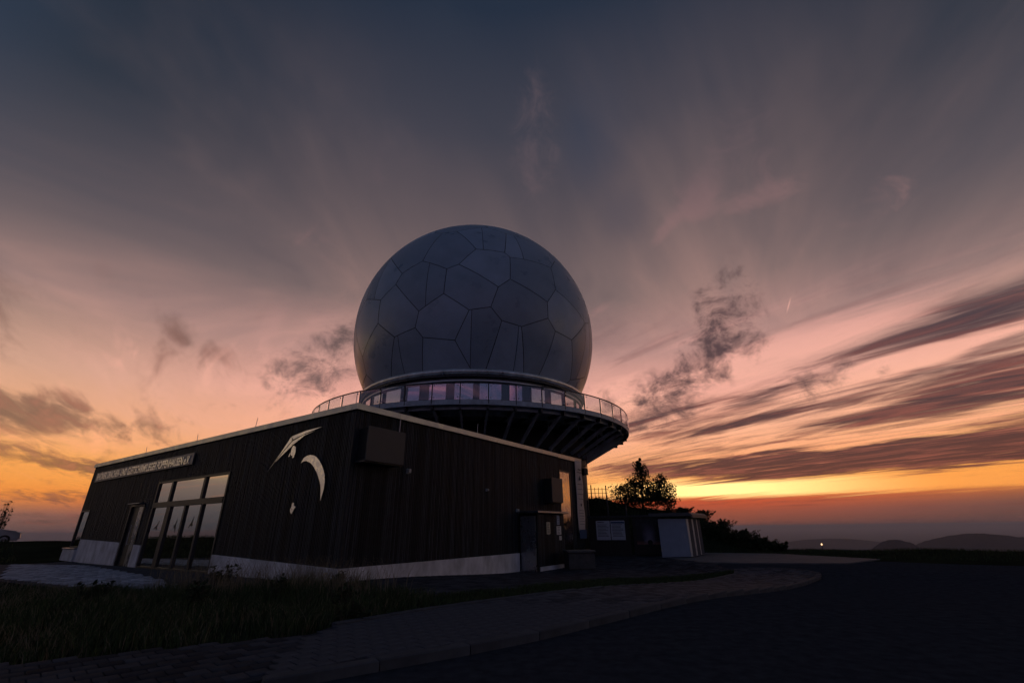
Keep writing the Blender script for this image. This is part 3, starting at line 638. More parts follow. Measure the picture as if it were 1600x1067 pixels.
# ------------------------------------------------------------------ radar tower with radome
TX, TY = -2.804, 31.876
tw = thing('radar_tower', 'round observation tower carrying a huge grey panelled radome ball above a glazed gallery', 'radar tower', (TX, TY, 0))
tw_front = math.atan2(-TY, -TX)                      # direction towards the forecourt
RS, ZS, RING, ZR, RD = 8.835, 14.41, 7.93, 9.67, 10.66
m = MB(); m.lathe([(7.72, -.6), (7.72, 6.5), (7.4, 6.5), (7.4, -.6)], 72); m.obj('tower_wall', mat('dark_tower_cladding', (.03, .03, .034), .7, var=.3, vscale=2, stretch=(1, 1, .3)), tw, True)
m = MB(); m.lathe([(7.0, 6.86), (RD, 6.86), (RD, 7.12), (RD - .08, 7.12), (RD - .08, 7.06), (7.0, 7.06)], 144); m.obj('deck', STEEL, tw)
m = MB(); m.lathe([(9.0, 6.66), (9.12, 6.66), (9.12, 6.86), (9.0, 6.86)], 144); m.obj('ring_beam', STEEL, tw)
m = MB(); m.lathe([(10.2, 6.70), (10.3, 6.70), (10.3, 6.86), (10.2, 6.86)], 144); m.obj('ring_beam', STEEL, tw)
m = MB(); m.lathe([(7.62, 7.06), (7.62, 9.3), (7.4, 9.3), (7.4, 7.06)], 96); m.obj('gallery_wall', mat('dark_gallery_panels', (.045, .05, .06), .45, .2, var=.2, vscale=3), tw)
m = MB(); k_ = [(RING - .17 + .2 * math.cos(q), ZR - .16 + .17 * math.sin(q)) for q in np.linspace(-2.4, 2.4, 13)] + [(7.45, ZR + .0), (7.45, ZR - .32)]
m.lathe(k_, 160); m.obj('base_ring', CONCRING, tw, True)
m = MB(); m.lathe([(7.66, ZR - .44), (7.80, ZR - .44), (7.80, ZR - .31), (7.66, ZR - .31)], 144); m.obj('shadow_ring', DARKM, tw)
m = MB(); m.lathe([(7.63, 8.98), (7.72, 8.98), (7.72, 9.06), (7.63, 9.06)], 144); m.obj('wall_band', STEELP, tw)
NP = 48
def pol(r, a, z): return (r * math.cos(a), r * math.sin(a), z)
# louvre strips above the gallery windows
# gallery windows: mirror panes between dark panels
wins = MB().box(-.06, .06, -.06, .06, 0, .01)
for i in range(32):
    a = tw_front + 2 * math.pi * (i + .5) / 32 + .02
    wd = (.62, .40, .50, .52)[i % 4]; hh = (1.50, 1.2, 1.5, 1.35)[(i * 7) % 4]; z1 = 8.86; 
    fr = MB(); h0 = z1 - hh
    gw = link('gallery_window', None, tw, pol(7.62, a, 0), (0, 0, a)); gw.empty_display_size = .2
    for y0, y1, q0, q1 in ((-wd - .05, wd + .05, z1, z1 + .05), (-wd - .05, wd + .05, h0 - .05, h0), (-wd - .05, -wd, h0, z1), (wd, wd + .05, h0, z1)): fr.box(-.05, .045, y0, y1, q0, q1)
    fr.obj('frame', DARKM, gw)
    pn = MB(); pn.box(-.03, .025, -wd, wd, h0, z1); pn.obj('pane', DRUMG, gw)
# supporting arms below the deck, one per post
arm = MB(); arm.bar((10.3, 0, 6.78), (7.73, 0, 5.35), .10, .20); arm_me = arm.mesh('strut', STEEL)
bm_ = MB(); bm_.bar((7.73, 0, 6.76), (10.58, 0, 6.76), .10, .19); bm_me = bm_.mesh('radial_beam', DARKM)
hg = MB(); hg.tube((9.06, 0, 6.7), (9.06, 0, 6.09), .02, n=6); hg_me = hg.mesh('hanger', STEEL)
for i in range(NP):
    a = tw_front + 2 * math.pi * (i + .5) / NP
    link('strut', arm_me, tw, rot=(0, 0, a)); link('radial_beam', bm_me, tw, rot=(0, 0, a))
    if i % 2: link('hanger', hg_me, tw, rot=(0, 0, a))
# railing with glass panels
rl = MB(); rl.lathe([(RD - .03, 7.93), (RD + .02, 7.93), (RD + .02, 7.98), (RD - .03, 7.98)], 192); rail = rl.obj('railing', DARKM, tw)
ps = MB(); ps.box(RD - .05, RD, -.025, .025, 6.9, 7.93); ps_me = ps.mesh('post', DARKM)
hw = math.pi / NP * RD - .05
gp = MB(); gp.box(RD + .012, RD + .024, -hw, hw, 7.14, 7.90); gp_me = gp.mesh('glass_panel', RAILG)
cl = MB()
for s in (-1, 1):
    for z in (7.22, 7.82): cl.tube((RD + .0, s * (hw - .06), z), (RD + .04, s * (hw - .06), z), .030, n=8)
cl_me = cl.mesh('clamps', STEELP)
for i in range(NP):
    a = tw_front + 2 * math.pi * (i + .5) / NP
    link('post', ps_me, rail, rot=(0, 0, a))
    a2 = tw_front + 2 * math.pi * i / NP
    link('glass_panel', gp_me, rail, rot=(0, 0, a2)); link('clamps', cl_me, rail, rot=(0, 0, a2))
# radome: dark inner ball and panels standing proud of the seams
def ball(R, n, mm, zmin):
    V = []; F = []
    for i in range(mm + 1):
        ph = math.pi * i / mm
        for k in range(n): V.append((R * math.sin(ph) * math.cos(2 * math.pi * k / n), R * math.sin(ph) * math.sin(2 * math.pi * k / n), R * math.cos(ph)))
    for i in range(mm):
        for k in range(n):
            if R * math.cos(math.pi * (i + 1) / mm) > zmin: F.append((i * n + k, (i + 1) * n + k, (i + 1) * n + (k + 1) % n, i * n + (k + 1) % n))
    return V, F
V, F = ball(RS - .03, 96, 64, -6.0)
radome = link('radome', raw_mesh('radome', V, F, SEAM, True), tw, (0, 0, ZS))
# panel centres seen on the near side (unit vectors from the ball's centre), the rest spread evenly
SITES = [(-0.101, -0.932, 0.348), (0.142, -0.869, 0.473), (0.145, -0.973, 0.178), (0.041, -0.999, 0.016), (-0.292, -0.956, 0.032), (0.381, -0.92, -0.095), (-0.132, -0.964, -0.229), (0.102, -0.937, -0.335), (-0.467, -0.875, -0.129), (0.468, -0.869, 0.158), (0.412, -0.804, 0.428), (0.73, -0.681, -0.063), (-0.157, -0.875, -0.458), (0.311, -0.869, -0.386), (0.468, -0.811, -0.351), (0.658, -0.642, -0.394), (-0.382, -0.822, -0.423), (-0.596, -0.731, -0.333), (-0.744, -0.662, -0.093), (-0.638, -0.738, 0.221), (-0.424, -0.81, 0.404), (0.769, -0.622, 0.146), (0.834, -0.469, -0.29)]
sites = [Vector(s).normalized() for s in SITES]
tries = 0; md = rad(21)
while md > rad(18):
    v = Vector(rng.normal(size=3)).normalized(); tries += 1
    if all(v.angle(s) > md for s in sites): sites.append(v); tries = 0
    if tries > 700: md *= .95; tries = 0
GAP = .024
for si, s in enumerate(sites):
    if s.z * RS < -5.9: continue
    e1 = s.orthogonal().normalized(); e2 = s.cross(e1)
    poly = [(-1.2, -1.2), (1.2, -1.2), (1.2, 1.2), (-1.2, 1.2)]
    for q in sites:
        if q is s or s.angle(q) > rad(75): continue
        nrm = s - q; A_, B_, C_ = nrm.dot(e1), nrm.dot(e2), nrm.dot(s)       # keep A x + B y + C >= 0
        ln = math.hypot(A_, B_); C_ -= GAP / RS * ln
        out = []
        for (x0, y0), (x1, y1) in zip(poly, poly[1:] + poly[:1]):
            d0 = A_ * x0 + B_ * y0 + C_; d1 = A_ * x1 + B_ * y1 + C_
            if d0 >= 0: out.append((x0, y0))
            if d0 * d1 < 0: f = d0 / (d0 - d1); out.append((x0 + (x1 - x0) * f, y0 + (y1 - y0) * f))
        poly = out
        if len(poly) < 3: break
    if len(poly) < 3: continue
    pieces = [poly]
    if si % 3 == 1:
        up = Vector((0, 0, 1)); hx = up.cross(s).normalized(); off = (.03, -.04, .05)[si % 9 // 3]
        pieces = []
        for sg_ in (1, -1):
            nrm = hx * sg_; A_, B_, C_ = nrm.dot(e1), nrm.dot(e2), nrm.dot(s) + sg_ * off - GAP * .8 / RS
            out = []
            for (x0, y0), (x1, y1) in zip(poly, poly[1:] + poly[:1]):
                d0 = A_ * x0 + B_ * y0 + C_; d1 = A_ * x1 + B_ * y1 + C_
                if d0 >= 0: out.append((x0, y0))
                if d0 * d1 < 0: f = d0 / (d0 - d1); out.append((x0 + (x1 - x0) * f, y0 + (y1 - y0) * f))
            if len(out) > 2: pieces.append(out)
    for poly in pieces:
        cx_ = sum(p[0] for p in poly) / len(poly); cy_ = sum(p[1] for p in poly) / len(poly)
        # rings of vertices from the centre to the rim, on the sphere, then a short return to the seam
        rim = []
        for (x0, y0), (x1, y1) in zip(poly, poly[1:] + poly[:1]):
            nn = max(1, int(math.hypot(x1 - x0, y1 - y0) / .07))
            rim += [(x0 + (x1 - x0) * t / nn, y0 + (y1 - y0) * t / nn) for t in range(nn)]
        K = 5; nR = len(rim); VV = []; FF = []
        sph = lambda x, y, r: (s + e1 * x + e2 * y).normalized() * r
        VV.append(sph(cx_, cy_, RS))
        for k in range(1, K + 1):
            for x, y in rim: VV.append(sph(cx_ + (x - cx_) * k / K, cy_ + (y - cy_) * k / K, RS))
        for i in range(nR): FF.append((0, 1 + i, 1 + (i + 1) % nR))
        for k in range(K - 1):
            for i in range(nR): FF.append((1 + k * nR + i, 1 + (k + 1) * nR + i, 1 + (k + 1) * nR + (i + 1) % nR, 1 + k * nR + (i + 1) % nR))
        m = MB(); m.add(VV, FF); o = m.obj('panel', RADOME, radome, True)
m = MB(); m.tube((0, 0, RS - .05), (0, 0, RS + .8), .025, .012, 6); m.obj('lightning_rod', DARKM, radome)
# floodlight bracket on the right of the tower
t = thing('floodlight', 'dark floodlight on a bracket hanging beside the tower below the gallery', 'floodlight', (4.35, 28.7, 4.6), rad(-60))
m = MB(); m.bev(-.22, .22, -.14, .14, -.30, .05, .03); m.obj('housing', DARKM, t)
m = MB(); m.tube((.32, 0, -.35), (.32, 0, .75), .03); m.tube((.0, 0, .2), (.32, 0, .2), .025); m.tube((-.1, 0, -.32), (.4, 0, -.32), .025); m.tube((-.55, 0, .6), (.34, 0, .6), .03); m.obj('bracket', DARKM, t)

# ------------------------------------------------------------------ yard beside the clubhouse
t = thing('stone_block', 'low dark stone block on the paving by the tall door', 'block', (2.72, 20.9, -.30), rad(8))
m = MB(); m.bev(-.55, .55, -.42, .42, 0, .62, .04); m.obj('body', STONE, t)
m = MB(); m.bev(-.60, .60, -.47, .47, .625, .72, .025); m.obj('cover', mat('block_cover', (.10, .095, .09), .8, var=.3), t)
def boardwall(x0, y0, x1, y1, label):
    a = Vector((x0, y0, -.2)); b = Vector((x1, y1, -.2)); ang = math.atan2(b.y - a.y, b.x - a.x); Lw = (b - a).length
    t = thing('timber_screen', label, 'screen', a, ang)
    nb = int(Lw / .21)
    for i in range(nb):
        m = MB(); w = Lw / nb; m.bev(i * w + .006, (i + 1) * w - .006, -.02 + random.uniform(-.004, .004), .03, .05, 1.98 + random.uniform(-.01, .01), .005); m.obj('plank', TIMB, t)
    m = MB(); m.bev(-.05, Lw + .05, -.05, .07, 1.99, 2.09, .01); m.obj('top_rail', DARKM, t)
    return t, ang, Lw
s1, ang1, L1 = boardwall(4.2, 27.35, 6.35, 26.75, 'dark timber screen with white information sheets between clubhouse and locker cabin')
s2, ang2, L2 = boardwall(6.5, 26.72, 8.2, 26.3, 'dark timber screen holding the night sky poster beside the locker cabin')
for f, h in ((.02, 2.9), (.52, 3.15), (.97, 2.65)):
    p = Vector((4.2, 27.45, -.2)).lerp(Vector((6.35, 26.85, -.2)), f)
    t = thing('fence_post', {.02: 'dark steel post at the left end of the timber screen', .52: 'tallest dark steel post rising behind the timber screen', .97: 'dark steel post between the two timber screens'}[f], 'post', p, ang1)
    m = MB(); m.box(-.04, .04, .0, .08, 0, h); m.obj('shaft', DARKM, t); m = MB(); m.bev(-.05, .05, -.01, .09, h, h + .03, .006); m.obj('cap', DARKM, t)
def sheetboard(par_pt, ang, x0, x1, z0, z1, label, head):
    base = Vector(par_pt); d = Vector((math.cos(ang), math.sin(ang), 0))
    t = thing('information_sheet', label, 'notice', base + d * x0 + Vector((0, 0, z0)), ang, 'sheets on the timber screen'); w, h = x1 - x0, z1 - z0
    m = MB(); m.bev(0, w, -.075, -.055, 0, h, .004); m.obj('sheet', mat('white_board', (.55, .57, .62), .6), t)
    m = MB()
    for i in range(9):
        zz = h * (.80 - .075 * i); m.box(w * .1, w * (.9 - .25 * random.random()), -.0785, -.0755, zz - .012, zz + .012)
    m.obj('print', INK, t)
    m = MB(); m.box(.02, w - .02, -.0785, -.0755, h * .86, h * .95) if head else m.box(w * .1, w * .6, -.0785, -.0755, h * .9, h * .94); m.obj('heading', BLUEP if head else INK, t)
sheetboard((4.2, 27.35, -.2), ang1, .42, 1.18, .85, 1.83, 'white information sheet with fine lines of print, left one on the timber screen', False)
sheetboard((4.2, 27.35, -.2), ang1, 1.22, 1.98, .85, 1.83, 'white information sheet with blue heading, right one on the timber screen', True)
pm = bpy.data.materials.new('night_sky_print'); pm.use_nodes = True; k = G(pm.node_tree); b = pm.node_tree.nodes['Principled BSDF']
co_ = k.n('ShaderNodeTexCoord').outputs['Object']; x_, y_, z_ = k.sep(co_)
cone = k.smooth(k.m('ABSOLUTE', k.m('ADD', x_, k.m('MULTIPLY', k.m('SUBTRACT', k.noise(co_, 3.0), .5), .3))), .42, .02); fade = k.m('MULTIPLY', k.smooth(z_, .3, .75), k.smooth(z_, 1.7, .7))
c_ = k.mix(k.m('MULTIPLY', cone, fade), s2l((16, 20, 34)), s2l((150, 140, 165))); c_ = k.mix(k.m('MULTIPLY', k.smooth(z_, .75, .5), .5), c_, s2l((170, 110, 95)))
c_ = k.mix(k.smooth(k.noise(co_, 60.0, 2), .70, .74), c_, s2l((200, 200, 220)))
ground_ = k.smooth(k.m('SUBTRACT', z_, k.m('ADD', .45, k.m('MULTIPLY', k.noise(co_, 4.0), .1))), .01, -.01); c_ = k.mix(ground_, c_, (.004, .004, .005))
k.put(b.inputs['Base Color'], c_); b.inputs['Roughness'].default_value = .5
d2 = Vector((math.cos(ang2), math.sin(ang2), 0))
t = thing('poster', 'night sky photo poster with a dark dome silhouette on the timber screen', 'poster', Vector((6.5, 26.72, -.2)) + d2 * .85 + Vector((0, 0, .12)), ang2)
m = MB(); m.bev(-.68, .68, -.075, -.055, 0, 1.75, .004); m.obj('print', pm, t)
m = MB(); q = [(.13 * math.cos(w), .60 + .13 * math.sin(w)) for w in np.linspace(-.6, math.pi + .6, 16)] + [(-.12, .45), (.12, .45)]
m.prism(q, lambda a, b, d: (a, d, b), -.079, -.0755); m.obj('dome_silhouette', BLACKP, t)
# locker cabin: three upright cabinets under one roof slab
LA = rad(54)
t = thing('locker_cabin', 'row of three blue grey upright lockers under a shared flat roof with rounded lip', 'lockers', (7.32, 24.65, -.17), 0)
fx = Vector((.985, .17, 0)); bx = Vector((.55, .835, 0))
def lk(a, b_, z): v = fx * a + bx * b_; return (v.x, v.y, z)
for i, (b0, b1, off) in enumerate(((0, .85, 0), (.95, 1.8, .02), (1.9, 2.75, .0))):
    m = MB(); c = [(0 + off, b0), (1.55 + off, b0), (1.62 + off, b0 + .08), (1.62 + off, b1), (0 + off, b1)]
    m.prism(c, lambda a, b, d: lk(a, b, d), .06, 1.83); lo = m.obj('locker', LOCK, t)
    m = MB(); m.prism([(1.56 + off, b0 - .012), (1.64 + off, b0 + .075), (1.64 + off, b0 + .10), (1.625 + off, b0 + .10), (1.625 + off, b0 + .085), (1.555 + off, b0 + .003)], lambda a, b, d: lk(a, b, d), .07, 1.82); m.obj('edge_strip', WHITEM, lo)
    m = MB(); m.prism([(1.622 + off, b0 + .11), (1.632 + off, b0 + .11), (1.632 + off, b1), (1.622 + off, b1)], lambda a, b, d: lk(a, b, d), .07, 1.82); m.obj('side_shade', mat('shaded_locker_blue', (.05, .065, .095), .7, spec=.1), lo)  # thin overlay in darker blue, painting shade onto the locker's right side
    if i == 0:
        m = MB(); m.prism([(.06, b0 - .02), (1.46, b0 - .02), (1.46, b0 - .003), (.06, b0 - .003)], lambda a, b, d: lk(a, b, d), .14, 1.76); dd = m.obj('door', LOCK, lo)
        for zz in (.4, 1.5):
            m = MB(); p = lk(.03, b0 - .03, zz); m.tube((p[0], p[1], zz - .06), (p[0], p[1], zz + .06), .018, n=8); m.obj('hinge', STEELP, lo)
        m = MB(); p = lk(1.36, b0 - .06, 1.0); m.tube((p[0], p[1], .92), (p[0], p[1], 1.08), .014, n=8); m.obj('handle', STEELP, lo)
        for aa in (.42, .76, 1.10):
            m = MB(); m.prism([(aa - .02, b0 - .03), (aa + .02, b0 - .03), (aa + .02, b0 - .0205), (aa - .02, b0 - .0205)], lambda a, b, d: lk(a, b, d), .2, 1.7); m.obj('rib', LOCK, lo)
m = MB(); prof = [(-.35, 0), (-.35, .16), (1.75, .20), (1.92, .17), (2.02, .09), (2.05, -.05), (1.98, -.05), (1.93, .02), (1.8, .03)]
m.prism(prof, lambda a, b, d: lk(a, d, 1.93 + b), -.35, 3.1); m.obj('roof', mat('dark_roof_sheet', (.05, .055, .065), .6, .1), t)
for a, b_ in ((.05, .1), (1.5, .1), (.05, 2.6), (1.5, 2.6)):
    m = MB(); p = lk(a, b_, 0); m.tube((p[0], p[1], 1.83), (p[0], p[1], 1.95), .03); m.obj('roof_stub', DARKM, t)

# ------------------------------------------------------------------ mound, fence on it, shrubs, tree
def tri_leaves(C, size, spread=.5, ell=None):
    """leaf quads at centres C"""
    n = len(C); d1 = rng.normal(size=(n, 3)); d1 /= np.linalg.norm(d1, axis=1)[:, None]
    d2 = rng.normal(size=(n, 3)); d2 -= (d2 * d1).sum(1)[:, None] * d1; d2 /= np.linalg.norm(d2, axis=1)[:, None]
    sz = (size * rng.uniform(.6, 1.3, n))[:, None]
    V = np.stack([C - d1 * sz, C + d2 * sz * .5, C + d1 * sz, C - d2 * sz * .5], 1).reshape(-1, 3)
    return V, np.arange(4 * n).reshape(-1, 4)
MX = [(3.5, 2.7), (4.6, 3.3), (6.2, 3.32), (7.4, 2.95), (8.6, 2.6), (10.2, 2.45), (12.0, 2.15), (13.4, 1.6), (14.8, .8), (16.4, -.1)]
nx, ny = 60, 18
xs = np.linspace(2.5, 17.5, nx); hh = np.interp(xs, [p[0] for p in MX], [p[1] for p in MX]); V = []
for i in range(nx):
    for k in range(ny):
        f = k / (ny - 1); yy = 28.9 + 11 * f; prof_ = math.sin(math.pi * min(1, f / .62) / 2) ** 1.1 if f < .62 else math.cos((f - .62) / .38 * math.pi / 2)
        V.append((xs[i] * (1 + (yy - 32.5) / 60), yy - .35 * (xs[i] - 8) * .1, -.45 + (hh[i] + .45) * max(prof_, 0) + .06 * math.sin(i * 1.7 + k * 2.3)))
F = [(i * ny + k, (i + 1) * ny + k, (i + 1) * ny + k + 1, i * ny + k + 1) for i in range(nx - 1) for k in range(ny - 1)]
MV = np.array(V).reshape(nx, ny, 3)
link('grassy_mound', raw_mesh('grassy_mound', V, F, SOIL, True), kind='structure')
def mound_z(x, y):
    d = (MV[:, :, 0] - x) ** 2 + (MV[:, :, 1] - y) ** 2; return float(MV.reshape(-1, 3)[d.argmin(), 2])
fn = thing('wire_fence', 'low fence of thin dark posts on the mound left of the tree', 'fence', (4.6, 34.6, mound_z(4.6, 34.6)))
for i in range(9):
    x = i * .26; hq = .95 if i % 4 else 1.15
    m = MB(); m.tube((x, -.05 * i, -.3), (x, -.05 * i, hq * .8 + random.uniform(0, .08)), .022 if i % 4 else .04, n=6); m.obj('post', DARKM, fn)
for z in (.45, .72):
    m = MB(); m.tube((-.1, 0, z), (2.2, -.42, z - .05), .015, n=6); m.obj('rail', DARKM, fn)

def tree(name, label, cat, base, lobes, nleaf, size, trunk, group=None):
    t = thing(name, label, cat, base, 0, group); b = np.array(base)
    m = MB(); top = lobes[0][0]
    m.tube((0, 0, -.3), (top[0] * .3, top[1] * .3, top[2] * .45), trunk, trunk * .6, 8); m.tube((top[0] * .3, top[1] * .3, top[2] * .45), (top[0], top[1], top[2] + lobes[0][1][2] * .6), trunk * .6, trunk * .12, 6)
    m.obj('trunk', BARK, t, True)
    for c, r_ in lobes[1:]:
        m = MB(); s0 = Vector((top[0] * .2, top[1] * .2, top[2] * random.uniform(.25, .4))); m.tube(s0, (c[0], c[1], c[2]), trunk * .45, trunk * .12, 6); m.obj('limb', BARK, t, True)
    Cs = []
    for (c, r_), nl in zip(lobes, [int(nleaf * (l[1][0] * l[1][2]) / sum(q[1][0] * q[1][2] for q in lobes)) for l in lobes]):
        nc = max(10, nl // 26); cc = rng.normal(size=(nc, 3)); cc /= np.linalg.norm(cc, axis=1)[:, None]; cc *= rng.uniform(.25, 1.0, nc)[:, None] ** .6
        cc = cc * np.array(r_) + np.array(c)
        for q in cc: Cs.append(q + rng.normal(size=(26, 3)) * np.array([.21, .21, .19]) * min(1.0, r_[0] / .9))
    C = np.concatenate(Cs); V, F = tri_leaves(C, size); link('crown', raw_mesh('crown', V, F, LEAF), t)
    return t
tree('ash_tree', 'small bushy tree with a pointed top behind the mound, dark against the sunset', 'tree', (9.4, 34.8, 2.4),
     [((.0, 0, 2.3), (.62, .7, 1.15)), ((.05, 0, 3.5), (.2, .25, .55)), ((.30, .1, 2.75), (.38, .5, .8)), ((-1.35, 0, 1.0), (1.0, .8, .85)), ((-.6, .1, 1.3), (.85, .8, 1.0)), ((1.55, 0, 1.2), (.9, .8, 1.05)), ((.8, .2, .9), (.9, .8, .7)), ((-.2, 0, .5), (1.3, .9, .55)), ((1.9, -.1, .6), (.6, .6, .5)), ((1.65, 0, 2.0), (.35, .4, .5)), ((.85, 0, 1.45), (.8, .7, .85))], 10500, .078, .11)
def shrub(name, label, base, w, h, n, size=.09, group=None):
    t = thing(name, label, 'shrub', base, 0, group)
    Cs = []; m = MB()
    for i in range(max(7, int(w * 22))):
        a = rng.uniform(0, 6.28); r_ = rng.uniform(0, .5) * w; tip = np.array([math.cos(a) * r_, math.sin(a) * r_, h * rng.uniform(.55, 1.05)])
        m.tube((tip[0] * .3, tip[1] * .3, -.1), tuple(tip), .014, .004, 5)
        k = n // max(7, int(w * 22)); f = rng.uniform(.1, 1.0, k)[:, None]; Cs.append(f * tip + rng.normal(size=(k, 3)) * np.array([.13, .13, .08]) * (1.15 - f))
    m.obj('stems', BARK, t); V, F = tri_leaves(np.concatenate(Cs), size); link('foliage', raw_mesh('foliage', V, F, LEAF), t); return t
for i, (x, y, w, h, lab) in enumerate([(11.3, 31.2, 1.7, .9, 'dark shrub on the mound right behind the locker cabin roof'), (12.6, 31.0, 2.0, 1.05, 'dark shrub on the mound, second to the right of the locker cabin'), (13.7, 30.6, 1.9, 1.0, 'dark shrub midway down the right slope of the mound'),
                                       (14.9, 30.4, 1.7, .9, 'dark shrub low on the right slope of the mound'), (16.1, 30.2, 1.4, .6, 'smallest dark shrub at the right foot of the mound'), (10.9, 33.6, .8, .9, 'thin shrub on the mound just right of the tree'),
        (12.1, 34.6, 2.0, .5, 'ragged shrub on the crest of the mound above the locker roof end'), (13.4, 34.4, 2.3, .68, 'ragged shrub on the crest right of the locker roof'), (14.7, 34.2, 2.3, .75, 'ragged shrub halfway along the falling crest of the mound'), (16.0, 34.0, 2.2, .75, 'ragged shrub near the lower end of the mound crest'), (17.3, 33.8, 2.0, .55, 'last ragged shrub at the low right end of the mound')]):
    shrub('bramble_shrub', lab, (x, y, max(-.2, mound_z(x, y)) - .05), w, h, 200 if i == 5 else 2600, .075 if i < 6 else .05, 'shrubs on the mound')

# ------------------------------------------------------------------ grass
def blades(name, X, Y, Zb, h, w, m, lean=.35, parent=None, **tags):
    n = len(X); a = rng.uniform(0, 2 * math.pi, n); hh = h * rng.uniform(.45, 1.15, n); ln = hh * rng.uniform(.1, lean * 1.6, n); la = rng.uniform(0, 2 * math.pi, n)
    wx, wy = np.cos(a) * w / 2, np.sin(a) * w / 2; lx, ly = np.cos(la) * ln, np.sin(la) * ln
    V = np.stack([np.stack([X - wx, Y - wy, Zb - .02], -1), np.stack([X + wx, Y + wy, Zb - .02], -1),
                  np.stack([X + wx * .7 + lx * .35, Y + wy * .7 + ly * .35, Zb + hh * .6], -1), np.stack([X - wx * .7 + lx * .35, Y - wy * .7 + ly * .35, Zb + hh * .6], -1),
                  np.stack([X + lx, Y + ly, Zb + hh], -1), np.stack([X + lx * 1.01, Y + ly, Zb + hh], -1)], 1).reshape(-1, 3)
    F = (np.array([[0, 1, 2, 3], [3, 2, 5, 4]])[None] + (np.arange(n) * 6)[:, None, None]).reshape(-1, 4)
    return link(name, raw_mesh(name, V, F, m), parent, **tags)
def scatter(poly, n, clump=0.0):
    P = np.array(poly); lo, hi = P.min(0), P.max(0); X = []; Y = []; c = 0
    while c < n:
        x = rng.uniform(lo[0], hi[0], n); y = rng.uniform(lo[1], hi[1], n); ok = inside(poly, x, y)
        if clump: ok &= (np.sin(x * 2.3 + np.sin(y * 1.9) * 1.5) * np.sin(y * 2.7 + 1 + np.sin(x * 1.3)) * .5 + .5 + rng.uniform(-.3, .3, n)) > clump
        X.append(x[ok]); Y.append(y[ok]); c += ok.sum()
    return np.concatenate(X)[:n], np.concatenate(Y)[:n]
MEADOW = [(-15, 13.6), (-10.4, 10.6), (-9.6, 3.9), (-5, 5.5), (-2.7, 6.9), (-2.55, 7.3), (-1.4, 8.6), (-1.6, 10.1), (-3.3, 11.0), (-4.9, 12.3), (-7.5, 11.5), (-11.3, 12.6)]
x, y = scatter(MEADOW, 34000, .25); hgt = np.clip(.13 + .16 * np.clip((7 - np.hypot(x + 4.2, y - 10.6)) / 5, 0, 1.2), .1, .42) * (.55 + .9 * (.5 + .5 * np.sin(x * 3.1 + 1.7 * np.sin(y * 2.3)) * np.sin(y * 3.7 + np.sin(x * 2.1))))
blades('tall_grass', x, y, terrain(x, y), hgt, .012, GRASS, .5, kind='stuff', label='tall dark uncut grass in front of the clubhouse corner', category='grass')
SEEDS = [(-8.5, 11.4), (-6.5, 10.2), (-3.2, 9.4), (-2.0, 10.0), (-3.4, 10.9), (-4.9, 12.2), (-7.3, 11.4)]
x, y = scatter(MEADOW, 7000, .35); blades('dry_grass', x, y, terrain(x, y), np.full(len(x), .26), .008, DRYG, .6, kind='stuff', label='dry yellowish blades mixed into the tall grass', category='grass')
x, y = scatter(SEEDS, 1500, .3); n = len(x)
blades('dry_stalks', x, y, terrain(x, y), np.full(n, .70), .009, DRYG, .35, kind='stuff', label='thin dry grass stalks standing among the tall grass by the corner', category='grass')
# seed heads of the stalks as small spindles
VERGE = [(-2.45, 7.2), (-1.3, 8.52), (1.24, 10.8), (7.72, 17.75), (8.2, 18.75), (2.92, 15.8), (-.06, 11.2), (-1.5, 10.25)]
sheet('grass_verge', VERGE, .062, SOIL, kind='structure')
x, y = scatter(VERGE, 15000, .15); blades('verge_grass', x, y, gz(x, y) + .06, np.full(len(x), .10), .010, GRASS, .6, kind='stuff', label='short grass strip between pavement and forecourt', category='grass')
x = []; y = []
FAR = [(-40, 38), (-24, 24), (-21, 17.6), (-15, 13), (-26, 10), (-46, 30)]
x, y = scatter(FAR, 9000, .2); blades('meadow_grass', x, y, terrain(x, y), np.full(len(x), .22), .03, GRASS, .5, kind='stuff', label='rough meadow grass left of the clubhouse', category='grass')
FARR = [(13.5, 27.5), (16.6, 22), (20, 19.6), (36, 16), (44, 22), (34, 36), (18, 36)]
x, y = scatter(FARR, 22000, .15); blades('meadow_grass', x, y, terrain(x, y), np.full(len(x), .13), .014, GRASS, .6, kind='stuff', label='rough meadow grass at the hill edge beyond the road', category='grass')
sel = rng.integers(0, nx * ny, 9000); P = MV.reshape(-1, 3)[sel] + rng.normal(size=(9000, 3)) * np.array([.12, .25, 0.0])
blades('mound_grass', P[:, 0], P[:, 1], P[:, 2], np.full(9000, .22), .02, GRASS, .5, kind='stuff', label='long grass covering the mound', category='grass')
WEEDS = [(-5.6, 9.0, .6, .5, 'bushy weed clump left of the clubhouse corner in the tall grass'), (-6.6, 11.3, .8, .62, 'tall bushy weed against the pale base left of the corner'), (-3.9, 11.2, .55, .42, 'weed clump touching the pale base at the corner'), (-8.2, 9.9, .7, .4, 'weed clump in the meadow below the big window')]
for x0, y0, w0, h0, lab in WEEDS: shrub('weed', lab, (x0, y0, 0), w0, h0, 420, .045, 'weeds by the pavement')
# weeds by the kerb
for i, (x0, y0, lab) in enumerate([(-2.35, 7.55, 'leafy weed at the left end of the grass verge by the pavement'), (-2.9, 8.6, 'leafy weed clump in the tall grass beside the verge'), (-4.3, 9.3, 'broad weed clump in front of the clubhouse corner')]):
    shrub('weed', lab, (x0, y0, 0), .5, .35 + .1 * i, 240, .04, 'weeds by the pavement')

